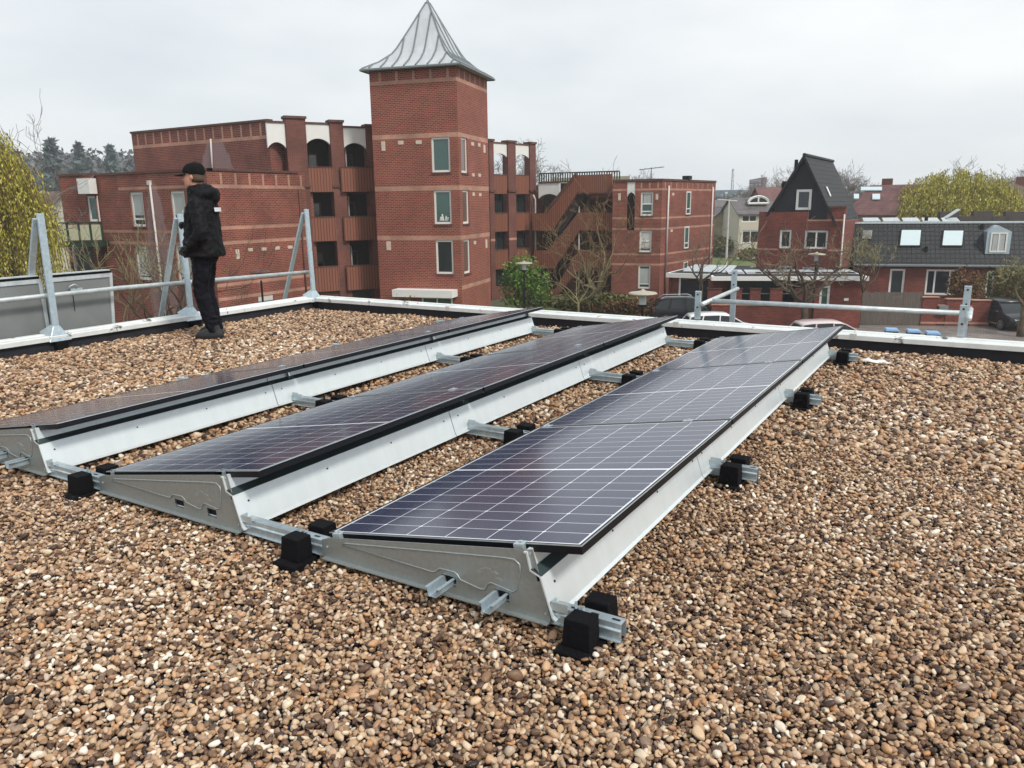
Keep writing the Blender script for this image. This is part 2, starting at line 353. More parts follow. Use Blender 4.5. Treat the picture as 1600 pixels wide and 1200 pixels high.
# a second, sparser layer of stones lying on top
c=field(-2.6,6,-3.2,3.2,.028,.007,.5,.0200);c=c[near(c)];d=field(-6,6,-3.2,YF,.042,.009,.5,.031);d=d[~near(d)]
c=np.concatenate([c,d]);c=c[vis(c)&(c[:,0]>XL+.02)&(c[:,1]<YF-.02)]
P=np.concatenate([P,c])
# keep the rubber feet clear of stones
for fy in(0,1.70,3.42,5.14):
    for fx_ in(1.155,-.115,-1.62,-3.14): P=P[~((abs(P[:,0]-fx_)<.056)&(abs(P[:,1]-fy)<.128))]
# gentle unevenness
P[:,2]+=.010*np.sin(P[:,0]*2.3+1)*np.sin(P[:,1]*1.9)+.006*np.sin(P[:,0]*6.1+P[:,1]*4.7)-.004
edge=np.minimum(P[:,0]-XL,YF-P[:,1]);P[:,2]-=.016*np.clip(1-edge/.16,0,1)
print('PEBBLES',len(P))
me=bpy.data.meshes.new('gravel');me.vertices.add(len(P));me.vertices.foreach_set('co',P[:,:3].astype(np.float32).ravel())
at=me.attributes.new('psize','FLOAT','POINT');at.data.foreach_set('value',P[:,3].astype(np.float32))
rot=np.stack([rng.uniform(-.6,.6,len(P)),rng.uniform(-.6,.6,len(P)),rng.uniform(0,6.28,len(P))],1).astype(np.float32)
at=me.attributes.new('prot','FLOAT_VECTOR','POINT');at.data.foreach_set('vector',rot.ravel())
ti=rng.uniform(0,1,len(P))**1.0
pat=np.sin(P[:,0]*1.7+np.sin(P[:,1]*1.3)*1.5)*np.sin(P[:,1]*2.1+P[:,0]*.6);ti=np.clip(ti*(1+.10*pat),0,1)
at=me.attributes.new('tint','FLOAT','POINT');at.data.foreach_set('value',ti.astype(np.float32))
at=me.attributes.new('pidx','INT','POINT');at.data.foreach_set('value',rng.randint(0,12,len(P)).astype(np.int32))
go=bpy.data.objects.new('gravel',me);sc.collection.objects.link(go)
props(go,'brown and cream rounded gravel spread over the whole roof','gravel',kind='stuff')
ng=bpy.data.node_groups.new('scatter_pebbles','GeometryNodeTree')
ng.interface.new_socket('Geometry',in_out='INPUT',socket_type='NodeSocketGeometry');ng.interface.new_socket('Geometry',in_out='OUTPUT',socket_type='NodeSocketGeometry')
gi=ng.nodes.new('NodeGroupInput');gout=ng.nodes.new('NodeGroupOutput')
ip=ng.nodes.new('GeometryNodeInstanceOnPoints');ci=ng.nodes.new('GeometryNodeCollectionInfo');ci.inputs[0].default_value=pcol;ci.inputs['Separate Children'].default_value=True;ci.inputs['Reset Children'].default_value=True
def na(n,t):
    x=ng.nodes.new('GeometryNodeInputNamedAttribute');x.data_type=t;x.inputs[0].default_value=n;return x.outputs[0]
ip.inputs['Pick Instance'].default_value=True
ng.links.new(gi.outputs[0],ip.inputs['Points']);ng.links.new(ci.outputs[0],ip.inputs['Instance'])
ng.links.new(na('pidx','INT'),ip.inputs['Instance Index']);ng.links.new(na('prot','FLOAT_VECTOR'),ip.inputs['Rotation']);ng.links.new(na('psize','FLOAT'),ip.inputs['Scale'])
ng.links.new(ip.outputs[0],gout.inputs[0])
go.modifiers.new('pebbles','NODES').node_group=ng
# ================================================================= solar array
PL,PW,PG,TH=1.722,1.134,.02,R_(9.857);PITCH=1.507;H0=.1205;FT=.03
# panel material: 6 x 18 half-cut cells
gm,gnt,gb=newmat('solar_cells')
def mth(nt,op,a,bv=None,cl=False,cv=None):
    n=N(nt,'ShaderNodeMath',operation=op,use_clamp=cl)
    for i,x in enumerate((a,bv,cv)):
        if x is None: continue
        if hasattr(x,'is_linked'): nt.links.new(x,n.inputs[i])
        else: n.inputs[i].default_value=x
    return n.outputs[0]
uv=N(gnt,'ShaderNodeUVMap');sp=N(gnt,'ShaderNodeSeparateXYZ');gnt.links.new(uv.outputs[0],sp.inputs[0])
U_,V_=sp.outputs[0],sp.outputs[1]       # metres: U across (0..1.134), V along (0..1.722)
cw=(PW-.036)/6;chh=(PL-.05)/18
ua=mth(gnt,'DIVIDE',mth(gnt,'SUBTRACT',U_,.018),cw);fu=mth(gnt,'PINGPONG',ua,.5)     # 0 on the line
du=mth(gnt,'MULTIPLY',fu,cw)
vs=mth(gnt,'SUBTRACT',V_,PL/2);va=mth(gnt,'SUBTRACT',mth(gnt,'ABSOLUTE',vs),.007)
vc=mth(gnt,'DIVIDE',va,chh);fv=mth(gnt,'PINGPONG',vc,.5);dv=mth(gnt,'MULTIPLY',fv,chh)
l1=mth(gnt,'LESS_THAN',du,.0017);l2=mth(gnt,'LESS_THAN',dv,.0013)
l3=mth(gnt,'LESS_THAN',va,.0006)
eb=mth(gnt,'GREATER_THAN',mth(gnt,'ABSOLUTE',mth(gnt,'SUBTRACT',U_,PW/2)),PW/2-.0185)
eb2=mth(gnt,'GREATER_THAN',mth(gnt,'ABSOLUTE',vs),PL/2-.0185)
# cut corners at every second cell line: little bright diamonds
v2=mth(gnt,'MULTIPLY',mth(gnt,'PINGPONG',mth(gnt,'ADD',mth(gnt,'MULTIPLY',vc,.5),.0),.5),chh*2)
dia=mth(gnt,'LESS_THAN',mth(gnt,'ADD',du,v2),.0085)
bus=mth(gnt,'LESS_THAN',mth(gnt,'PINGPONG',mth(gnt,'MULTIPLY',ua,10),.5),.035)
ln=l1
for x in(l2,l3,eb,eb2,dia): ln=mth(gnt,'MAXIMUM',ln,x)
sn=N(gnt,'ShaderNodeTexNoise');sn.inputs['Scale'].default_value=420;sn.inputs['Detail'].default_value=2;gnt.links.new(uv.outputs[0],sn.inputs['Vector'])
cramp=N(gnt,'ShaderNodeValToRGB');cramp.color_ramp.elements[0].position=.35;cramp.color_ramp.elements[0].color=(.010,.013,.036,1);cramp.color_ramp.elements[1].position=.75;cramp.color_ramp.elements[1].color=(.055,.060,.125,1)
gnt.links.new(sn.outputs[0],cramp.inputs[0])
m1=N(gnt,'ShaderNodeMixRGB');m1.inputs[2].default_value=(.10,.10,.12,1);gnt.links.new(mth(gnt,'MULTIPLY',bus,.5),m1.inputs[0]);gnt.links.new(cramp.outputs[0],m1.inputs[1])
m2=N(gnt,'ShaderNodeMixRGB');m2.inputs[2].default_value=(.80,.83,.86,1);gnt.links.new(ln,m2.inputs[0]);gnt.links.new(m1.outputs[0],m2.inputs[1]);gnt.links.new(m2.outputs[0],gb.inputs['Base Color'])
gb.inputs['Roughness'].default_value=.155;gb.inputs['IOR'].default_value=1.47;gb.inputs['Specular IOR Level'].default_value=.8
b2=N(gnt,'ShaderNodeBump');b2.inputs['Strength'].default_value=.05;b2.inputs['Distance'].default_value=.002;gnt.links.new(sn.outputs[0],b2.inputs['Height']);gnt.links.new(b2.outputs[0],gb.inputs['Normal'])
def slope(x,t=0):  # local panel frame: x across from the low edge, t above the glass plane
    return (x*math.cos(TH)-t*math.sin(TH),H0+x*math.sin(TH)+t*math.cos(TH))
def rowx(row): return -row*PITCH
rowname=['right','middle','left'];depthn=['nearest','second','farthest']
def pbox(mb,x0,x1,y0,y1,t0,t1,mi=0):
    vs=[]
    for t in(t0,t1):
        for x,y in((x0,y0),(x1,y0),(x1,y1),(x0,y1)):
            a,z=slope(x,t);vs.append((a,y,z))
    mb.raw(vs,[(3,2,1,0),(4,5,6,7),(0,1,5,4),(1,2,6,5),(2,3,7,6),(3,0,4,7)],mi)
def make_panel():
    r=thing('solar_panel',(0,0,0),'x','solar panel','solar panels')
    mb=MB();e=.009
    for q in((0,PW,0,e),(0,PW,PL-e,PL),(0,e,e,PL-e),(PW-e,PW,e,PL-e)): pbox(mb,q[0],q[1],q[2],q[3],-FT,.0012)
    pbox(mb,e,PW-e,e,PL-e,-.012,-.0075)
    mb.build('frame',M['black'],r,world=False)
    mb=MB();P=[(e,e),(PW-e,e),(PW-e,PL-e),(e,PL-e)];q=[]
    for x,y in P:
        a,z=slope(x,-.0006);q.append((a,y,z))
    mb.face(q,0,[(x,y) for x,y in P]);mb.build('glass',gm,r,world=False,recalc=False)
    # thin bright anodised rim
    mb=MB()
    for q in((0,PW,-.0012,0),(PW,PW+.0012,0,PL)): pbox(mb,q[0],q[1],q[2],q[3],-.0025,.0014)
    mb.build('frame_rim',M['alub'],r,world=False)
    return r
pan0=make_panel()
lab=['closest to the camera','in the middle of its row','at the far end by the parapet']
for row in range(3):
    for k in range(3):
        o=pan0 if (row,k)==(0,0) else copy_tree(pan0)
        o.location=(rowx(row),k*(PL+PG),0)
        o['label']='solar panel %s, in the %s row'%(lab[k],['right-hand','middle','left-hand'][row])
        # clamps: at both ends of the panel on the near side, little mid clamps at the joints
        for x in(.055,.905):
            mb=MB();a,z=slope(x)
            if k==0:
                pbox(mb,x-.019,x+.019,-.022,-.002,-.052,.004);pbox(mb,x-.019,x+.019,-.003,.010,.0015,.005)
                pbox(mb,x-.007,x+.007,-.006,.004,.005,.009)
                mb.build('end_clamp',M['alub'],o,world=False,bevel=.001)
            else:
                pbox(mb,x-.025,x+.025,-.028,.010,.0015,.005);pbox(mb,x-.006,x+.006,-.016,-.004,.005,.010)
                mb.build('middle_clamp',M['alub'],o,world=False)
        if k==2:
            for x in(.055,.905):
                mb=MB();pbox(mb,x-.019,x+.019,PL+.002,PL+.02,-.05,.004);pbox(mb,x-.019,x+.019,PL-.010,PL+.003,.0015,.005);mb.build('end_clamp',M['alub'],o,world=False)
# ---- wind deflector sheets behind each row (three lengths per row, joints a little before the panel joints)
prof=[(.925,.268),(.938,.268),(.953,.206),(.990,.192),(1.035,.056),(1.047,.046),(1.043,.042),(1.031,.052),(.985,.1885),(.948,.2025),(.934,.262),(.925,.262)]
CUT=[-.045,1.545,3.29,5.20]
M['defl']=plain('deflector_sheet_metal',rgb((226,234,236)),.34,.35,var=.04,scale=4,stretch=(1,6,1))
M['ledge_refl_paint']=plain('painted_dark_reflection',rgb((78,92,94)),.45,.5,var=.1)  # dark colour stands in for the panel underside mirrored in the ledge
screw=plain('screw_dark',(.05,.05,.05),.4,.8)
for row in range(3):
    for k in range(3):
        y0,y1=CUT[k]+.003,CUT[k+1]-.003
        r=thing('wind_deflector',(rowx(row),y0,0),'bent silver deflector sheet behind the %s panel row, %s of its three lengths'%(['right-hand','middle','left-hand'][row],['nearest','middle','farthest'][k]),'wind deflector','wind deflector sheets')
        mb=MB();mb.prism([(rowx(row)+x,y0,z) for x,z in prof],(0,y1-y0,0));n=4
        for i in range(n):
            yy=y0+.07+(y1-y0-.14)*i/(n-1);x=1.004;z=.150
            d=Vector((.95,0,.31));c=Vector((rowx(row)+x,yy,z));mb.tube([c-d*.002,c+d*.003],.0045,8,1)
        for yy in(y0+.12,y0+.19): mb.raw([(rowx(row)+.9432,yy,.244),(rowx(row)+.9432,yy+.05,.244),(rowx(row)+.9412,yy+.05,.252),(rowx(row)+.9412,yy,.252)],[(0,1,2,3)],1)
        mb.build('deflector_sheet',[M['defl'],screw],r)
        mb=MB();mb.prism([(rowx(row)+x,y0+.002,z) for x,z in((.953,.2115),(.956,.2115),(.9925,.1955),(.9925,.1935),(.951,.2075))],(0,y1-y0-.004,0));mb.build('painted_reflection_strip',M['ledge_refl_paint'],r)  # added strip that paints the dark reflection band along the ledge
# ---- base rails: hat sections running under all rows
RY=[0.0,1.70,3.42,5.14]
def hat(y,x0,x1):
    mb=MB();p=[(-.034,.030),(-.034,.034),(-.021,.035),(-.020,.084),(-.024,.086),(-.024,.0895),(-.010,.0895),(-.010,.075),(.010,.075),(.010,.0895),(.024,.0895),(.024,.086),(.020,.084),(.021,.035),(.034,.034),(.034,.030),(.017,.030),(.015,.072),(-.015,.072),(-.017,.030)]
    mb.prism([(x0,y+a,z) for a,z in p],(x1-x0,0,0));return mb
def hat2(y,x0,x1):
    # web with a pressed ridge, folded top and bottom flanges (section in the y,z plane)
    p=[(-.030,.026),(-.030,.029),(-.0215,.029),(-.0215,.055),(-.0265,.060),(-.0265,.064),(-.0215,.069),(-.0215,.088),(.0215,.088),(.0215,.069),(.0265,.064),(.0265,.060),(.0215,.055),(.0215,.029),(.030,.029),(.030,.026),(.0185,.026),(.0185,.085),(-.0185,.085),(-.0185,.026)]
    mb=MB();mb.prism([(x0,y+a,z) for a,z in p],(x1-x0,0,0));return mb
names=['in front, under the near ends of all three rows','second from the front, under the first panel joints','third from the front, under the second panel joints','at the back, under the far ends of the rows']
for i,y in enumerate(RY):
    r=thing('base_rail',(-1,y,0),'galvanised steel base rail '+names[i],'rail','base rails')
    mb=hat2(y,-3.25,1.27);xs=[x0+d for x0 in(-3.0,-1.62,-.16,1.08) for d in(0,.075,.15) if x0+d<1.24]
    for x in xs: mb.box(x,x+.028,y-.005,y+.005,.0882,.0890,1)
    for x in(-3.18,-1.67,-.17,1.10): mb.tube([(x+.0,y,.088),(x,y,.112)],.005,6);mb.tube([(x+.028,y,.088),(x+.028,y,.104)],.004,6)
    mb.build('rail',[M['galv'],screw],r)
# ---- rubber feet: a base block with an upright either side of the rail
def make_foot():
    r=thing('rubber_foot',(0,0,0),'x','rubber foot','rubber feet')
    mb=MB();mb.prism([(-.066,-.15,-.03),(.066,-.15,-.03),(.061,-.15,.016),(-.061,-.15,.016)],(0,.30,0))
    mb.build('base_block',M['rubber'],r,world=False,bevel=.006)
    for s in(-1,1):
        y0,y1=(s*.034,s*.115);mb=MB()
        mb.raw([(-.048,y0,.016),(.048,y0,.016),(.050,y1,.016),(-.050,y1,.016),(-.042,y0,.110),(.044,y0,.110),(.045,y1-s*.006,.110),(-.045,y1-s*.006,.110)],[(0,1,2,3),(4,5,6,7),(0,1,5,4),(1,2,6,5),(2,3,7,6),(3,0,4,7)])
        pass
        mb.build('upright',M['rubber'],r,world=False,bevel=.004)
    return r
ft=make_foot()
fx=[(1.155,'at the right-hand end'),(-.115,'between the middle and right-hand rows'),(-1.62,'between the left-hand and middle rows'),(-3.14,'beyond the left-hand row')]
rn=['front base rail','second base rail','third base rail','farthest base rail']
first=True
for i,y in enumerate(RY):
    for x,t in fx:
        if x<-3 and i!=0: continue
        o=ft if first else copy_tree(ft);first=False
        o.location=(x,y,0);o['label']='black rubber foot under the %s, %s'%(rn[i],t)
# ---- triangular end plates carrying the near ends of the rows (and plain ones at the joints)
def plate_poly(row,y):
    X=rowx(row)
    return [(X-.012,y,.030),(X+1.022,y,.030),(X+1.024,y,.046),(X+.977,y,.204),(X+.955,y,.2785),(X+.90,y,.268),(X+.035,y,.118),(X-.012,y,.100)]
def hole_plate(mb,X,y,th,holes):
    """plate as front face strips cut around the rail openings"""
    xs=sorted({-.012,1.022}|{h for q in holes for h in q[:2]}|{.035,.90,.955,.977})
    top=lambda x: .100+(x+.012)/.047*.018 if x<.035 else (.118+(x-.035)/.865*.150 if x<.90 else (.268+(x-.9)/.055*.0105 if x<.955 else (.2785-(x-.955)/.022*.0745 if x<.977 else .204-(x-.977)/.045*.158)))
    for a,b in zip(xs[:-1],xs[1:]):
        mid=(a+b)/2;seg=[(.030,None)]
        hs=[h for h in holes if h[0]<=mid<=h[1]]
        def cell(z0,z1a,z1b,z0b=None):
            z0b=z0 if z0b is None else z0b
            p=[(X+a,y,z0),(X+b,y,z0b),(X+b,y,z1b),(X+a,y,z1a)];mb.prism(p,(0,th,0))
        if hs:
            h=hs[0];cell(.030,h[2],h[2]);cell(h[3],top(a),top(b))
        else: cell(.030,top(a),top(b))
for row in range(3):
    X=rowx(row);y=-.034
    r=thing('support_plate',(X,y,0),'triangular grey plate ending the %s row%s'%(['right-hand','middle','left-hand'][row],[', two open channels sticking out of it',', its two slots empty',', at the left picture edge'][row]),'support plate','triangular support plates')
    holes=[(.575,.640,.060,.098),(.800,.862,.060,.098)]
    mb=MB();hole_plate(mb,X,y,.003,holes);mb.build('plate',M['plate'],r)
    # raised pressing that follows the plate outline, stepping over the two openings
    loop=[(.10,.104),(.12,.113),(.845,.224),(.885,.227),(.905,.214),(.908,.19),(.893,.118),(.878,.106),(.86,.108),(.79,.118),(.775,.108),(.765,.086),(.745,.082),(.66,.096),(.648,.112),(.635,.120),(.57,.118),(.555,.104),(.54,.096)]
    mb=MB();mb.tube([(X+a,y-.0005,z) for a,z in loop]+[(X+.10,y-.0005,.104)],.0038,6);
    mb.build('pressed_ridge',M['plate'],r,smooth=True)
    mb=MB();mb.raw([(X+a,y-.0016,z) for a,z in loop],[tuple(range(len(loop)))]);mb.build('pressed_panel',M['plate'],r)
    for a,b,z0,z1 in holes:
        mb=MB();mb.box(X+a+.001,X+b-.001,y+.010,y+.012,z0-.012,z1+.004);mb.build('slot_shade_sheet',M['black'],r)  # black sheet painting the shade inside the open slots
    mb=MB();mb.prism([(X+.0,y-.022,.028),(X+1.02,y-.022,.028),(X+1.02,y-.022,.032),(X+.0,y-.022,.032)],(0,.024,0));mb.build('bottom_flange',M['plate'],r)
    # bird mark pressed in the sheet
    mb=MB()
    for pts in([(.735,.150),(.750,.162),(.772,.170),(.788,.169),(.792,.163)],[(.735,.143),(.752,.151)],[(.793,.157),(.806,.165),(.822,.158)],[(.806,.160),(.815,.158)],[(.81,.140),(.822,.144),(.836,.138)]):
        mb.tube([(X+a,y-.0016,z) for a,z in pts],.0009,4)
    mb.build('pressed_bird_mark',M['alub'],r)
    for a,z in((.945,.262),(1.005,.060),(.015,.075)):
        mb=MB();mb.tube([(X+a,y-.003,z),(X+a,y,z)],.005,8);mb.build('rivet',M['alub'],r)
    # folded foot bracket on the right
    mb=MB();mb.box(X+1.025,X+1.085,y+.004,y+.030,.089,.093);mb.box(X+1.025,X+1.03,y,y+.03,.05,.11);mb.box(X+1.03,X+1.085,y+.002,y+.004,.078,.108);mb.build('foot_bracket',M['alub'],r)
    mb=MB();mb.prism([(X+.962,y-.001,.215),(X+.985,y-.001,.196),(X+.988,y-.001,.176),(X+.976,y-.001,.170)],(0,-.002,0));mb.build('edge_notch',M['black'],r)
    if row in(0,2):
        for q,(a,b,z0,z1) in enumerate(holes):
            c=thing('ballast_channel',(X+a,0,0),'short open steel channel sticking out of the %s end plate, the %s of its two'%(['right-hand','','left-hand'][row],['left','right'][q]),'channel','open steel channels')
            mb=MB();t=.0022;x0,x1=X+a+.006,X+b-.006
            zz0,zz1=z0+.001,z1-.004
            mb.prism([(x0-.004,-.135,zz1),(x0-.004,-.135,zz1-t),(x0+.006,-.135,zz1-t),(x0+.009,-.135,zz0),(x1-.009,-.135,zz0),(x1-.006,-.135,zz1-t),(x1+.004,-.135,zz1-t),(x1+.004,-.135,zz1),(x1-.008,-.135,zz1),(x1-.011,-.135,zz0+t),(x0+.011,-.135,zz0+t),(x0+.008,-.135,zz1)],(0,5.3,0))
            mb.build('channel',M['galv'],c)
for row in range(3):
    for i in(1,2,3):
        X=rowx(row);y=RY[i]+.02
        r=thing('joint_bracket',(X,y,0),'galvanised bracket where the %s row sits on the %s'%(['right-hand','middle','left-hand'][row],rn[i]),'bracket','row brackets')
        mb=MB();mb.prism(plate_poly(row,y),(0,.003,0));mb.build('bracket_plate',M['plate'],r)
        mb=MB();mb.box(X+1.02,X+1.085,y-.03,y+.006,.089,.093);mb.box(X+1.03,X+1.085,y-.032,y-.03,.078,.112);mb.build('foot_bracket',M['alub'],r)
# scrap of white plastic on the gravel
mb=MB();c=PZ(1368,567,.02);rr=np.random.RandomState(3);vs=[];n=9
for i in range(n):
    for j in range(5):
        vs.append((c.x-.12+.24*i/(n-1)+rr.uniform(-.008,.008),c.y-.05+.1*j/4*(1-.5*abs(i-4)/4)+rr.uniform(-.006,.006),.028+.03*math.sin(i*.8)*math.sin(j*.9)+rr.uniform(0,.008)))
mb.raw(vs,[(i*5+j,(i+1)*5+j,(i+1)*5+j+1,i*5+j+1) for i in range(n-1) for j in range(4)])
o=mb.build('plastic_scrap',M['white'],None,smooth=True,orig=c,label='crumpled white plastic scrap lying on the gravel by the far parapet',cat='scrap')
s_=o.modifiers.new('t','SOLIDIFY');s_.thickness=.002
# ================================================================= guard rails
def PX(px,py,x):
    d=ray(px,py);return CC+d*((x-CC.x)/d.x)
def PY(px,py,y):
    d=ray(px,py);return CC+d*((y-CC.y)/d.y)
def bar(mb,a,b,w,t,mi=0,side=(0,1,0)):
    a=Vector(a);b=Vector(b);d=(b-a).normalized();s=Vector(side);s=(s-d*s.dot(d)).normalized();n=d.cross(s)
    mb.prism([a-s*w/2-n*t/2,a+s*w/2-n*t/2,a+s*w/2+n*t/2,a-s*w/2+n*t/2],b-a)
AF=[(2.25,'nearest, before the upright grey panels'),(3.86,'partly hidden behind the standing man'),(5.88,'nearest the far roof corner')]
for i,(y,t) in enumerate(AF):
    top=Vector((-6.04,y+.04,1.36 if i!=1 else 1.33))
    r=thing('guard_rail_stand',(-6.0,y,.17),'galvanised A-shaped guard rail frame on the left roof edge, '+t,'guard rail','A-shaped guard rail frames')
    mb=MB();bar(mb,(-5.955,y,.20),top+Vector((.0,.015,0)),.068,.028);mb.build('front_leg',M['galv'],r,bevel=.003)
    mb=MB();bar(mb,(-6.62,y,-.10),top+Vector((-.022,-.02,-.05)),.062,.028);mb.build('back_leg',M['galv'],r,bevel=.003)
    mb=MB();mb.tube([top+Vector((.02,0,-.07)),top+Vector((-.05,0,-.07))],.011,6);mb.build('top_bolt',M['galvd'],r)
    mb=MB();b0=[(-5.885,y-.115,.085),(-5.885,y+.115,.085),(-6.06,y+.115,.185),(-6.06,y-.115,.185)];b1=[(-5.93,y-.035,.235),(-5.93,y+.035,.235),(-5.985,y+.035,.25),(-5.985,y-.035,.25)]
    mb.raw(b0+b1,[(3,2,1,0),(4,5,6,7),(0,1,5,4),(1,2,6,5),(2,3,7,6),(3,0,4,7)]);mb.build('foot_clamp',M['galv'],r,bevel=.004)
    mb=MB();mb.box(-5.93+.002,-5.86,y-.06,y+.06,-.03,.085);mb.build('rubber_block',M['rubber'],r,bevel=.006)
    mb=MB();mb.box(-6.70,-6.09,y-.03,y+.03,-.13,-.10);mb.build('outrigger',M['galvd'],r)
mb=MB();mb.tube([(-6.135,-2.5,.52),(-6.12,3.1,.535),(-6.10,5.95,.49)],.024,12)
o=mb.build('guard_rail_tube',M['galvd'],None,smooth=True,orig=(-6.1,1,.5),label='long galvanised tube of the left guard rail, running through the A-shaped frames',cat='tube')
# big grey panels standing outside the left edge
pan=plain('grey_sheet_panel',rgb((138,142,142)),.5,.35,var=.14,scale=2.5,stretch=(1,1,.5))
pant,pnt2,pb2=newmat('stained_sheet');pb2.inputs['Roughness'].default_value=.5;pb2.inputs['Metallic'].default_value=.3;scuffed(pnt2,pb2,rgb((134,138,137)),rgb((60,60,58)),3.2,.70,(1,1,.8))
def gpanel(y0,y1,t,handle):
    r=thing('metal_panel',(-6.25,(y0+y1)/2,.3),t,'panel','upright grey metal panels')
    x=-6.2;tilt=-.10
    def q(y,z,o=0): return (x+tilt*(z+.3)*.6+o,y+.11*(.72-z)*(-1 if handle else 0),z)
    mb=MB();mb.prism([q(y0,-.55),q(y1,-.55),q(y1,.70),q(y0,.70)],(-.05,0,0));mb.build('sheet',pant,r)
    mb=MB()
    mb.prism([q(y0,.655,.012),q(y1,.655,.012),q(y1,.70,.012),q(y0,.70,.012)],(-.012,0,0))
    mb.prism([q(y1-.035,-.55,.012),q(y1,-.55,.012),q(y1,.655,.012),q(y1-.035,.655,.012)],(-.012,0,0))
    mb.prism([q(y0,-.55,.012),q(y0+.03,-.55,.012),q(y0+.03,.655,.012),q(y0,.655,.012)],(-.012,0,0));mb.build('raised_border',M['galvd'],r)
    mb=MB();mb.prism([q(y0,.702,.016),q(y1-.02,.702,.016),q(y1-.02,.725,.016),q(y0,.725,.016)],(-.07,0,0));mb.build('rubber_seal',M['rubber'],r)
    mb=MB();mb.prism([q(y0,.727,.02),q(y1-.03,.727,.02),q(y1-.03,.738,.02),q(y0,.738,.02)],(-.09,0,0));mb.build('top_edge',M['galvd'],r)
    if handle:
        hy=2.66;mb=MB();mb.tube([q(hy-.05,.555,.02),q(hy-.045,.60,.045),q(hy,.615,.05),q(hy+.03,.60,.045),q(hy+.03,.56,.02)],.007,6);mb.build('handle',M['galvd'],r,smooth=True)
        mb=MB();mb.prism([q(hy-.03,.53,.015),q(hy+.10,.53,.015),q(hy+.10,.57,.015),q(hy-.03,.57,.015)],(.012,0,0));mb.build('handle_plate',M['alub'],r)
        mb=MB();mb.tube([q(hy+.0,.50,.012),q(hy+.01,.33,.012)],.004,5);mb.build('drip_streak',screw,r)
gpanel(.6,2.335,'grey sheet metal panel behind the nearest guard frame, cut off by the left picture edge',False)
gpanel(2.405,3.12,'grey sheet metal panel with a small handle, left of the brick wall',True)
# right-hand rail: two pairs of flat posts, short cross tubes and one long tube
p2=PX(1146,470,-.41);p4=PX(1518,490,2.0)
yy2=min(max(p2.y,6.2),7.2)
def post(x,y,z0,z1,t):
    r=thing('rail_post',(x,y,z0),t,'post','flat guard rail posts')
    mb=MB();bar(mb,(x,y,z0),(x,y,z1),.062,.034,side=(1,0,0));mb.build('post_bar',M['galv'],r,bevel=.004)
    for z in(z1-.035,z1-.17):
        mb=MB();mb.tube([(x,y-.0175,z),(x,y-.020,z)],.010,8);mb.build('bolt_hole',screw,r)
post(-.43,5.955,.178,.475,'short flat galvanised post in front of the black car, on the far roof edge')
post(-.40,yy2,-.25,.60,'taller flat galvanised post standing outside the far roof edge, beside the white car')
post(2.01,5.955,.178,.46,'shorter of the two flat posts at the right end of the long rail tube')
post(2.02,6.30,-.2,.60,'taller of the two flat posts at the right end of the long rail tube')
print('post y',p2,p4)
for x,y1,t in((-.415,yy2,'short tube joining the two posts near the black car'),(2.015,6.30,'short tube joining the two posts at the right-hand end')):
    mb=MB();mb.tube([(x+.045,5.90,.345),(x+.045,y1+.06,.375)],.024,12);mb.build('guard_rail_tube',M['galvd'],None,smooth=True,orig=(x,6,.35),label='galvanised '+t,cat='tube')
    mb=MB();
tl=PY(1118,470,6.12)
mb=MB();mb.tube([(tl.x-.03,6.12,tl.z-.002),(2.04,6.12,.365)],.024,12);mb.build('guard_rail_tube',M['galvd'],None,smooth=True,orig=(1,6.12,.37),label='long horizontal galvanised tube along the far roof edge at the right',cat='tube')
for x,y,t in((-.40,yy2,'flat bracket under the taller post by the white car'),(2.02,6.3,'flat bracket under the taller post at the right end')):
    mb=MB();mb.box(x-.04,x+.04,5.99+.04,y+.08,-.28,-.25);mb.build('rail_bracket',M['galvd'],None,orig=(x,y,-.27),label='galvanised '+t,cat='bracket')
# ================================================================= person
black=plain('black_jacket_cloth',(.0042,.0045,.006),.7,var=.5,scale=30,bump=.25,spec=.22)
navy=plain('dark_work_trousers',(.004,.0045,.009),.85,var=.4,scale=25,bump=.25,spec=.2)
capm=plain('black_cap_cloth',(.007,.007,.008),.85,var=.4,scale=60,spec=.15)
skin=plain('skin',rgb((206,150,128)),.55,var=.07,scale=18)
hair=plain('short_brown_hair',rgb((92,74,60)),.8,var=.3,scale=90)
shoem=plain('dark_grey_shoe',rgb((40,42,44)),.7,var=.25,scale=30)
sole=plain('black_sole',(.01,.01,.01),.8)
glove=plain('black_glove',(.012,.012,.014),.7,var=.3,scale=50)
feet=PZ(336,524,.02)
ang=math.atan2(-(hR.y)-hF.y*.02,-(hR.x)-hF.x*.02)   # facing left in the picture, a little away
def loft(mb,rings,n=20,mi=0,sq=2.3):
    """rings: (x forward, y left, z, rx, ry[, tilt]) closed tube"""
    vs=[]
    for rg in rings:
        x,y,z,rx,ry=rg[:5];ti=rg[5] if len(rg)>5 else 0
        for j in range(n):
            q=2*math.pi*j/n;c,s_=math.cos(q),math.sin(q)
            a=math.copysign(abs(c)**(2/sq),c)*rx;b=math.copysign(abs(s_)**(2/sq),s_)*ry
            vs.append((x+a*math.cos(ti),y+b,z+a*math.sin(ti)))
    k=len(rings);fs=[(i*n+j,i*n+(j+1)%n,(i+1)*n+(j+1)%n,(i+1)*n+j) for i in range(k-1) for j in range(n)]
    fs+=[tuple(range(n))[::-1],tuple((k-1)*n+j for j in range(n))]
    return mb.raw(vs,fs,mi)
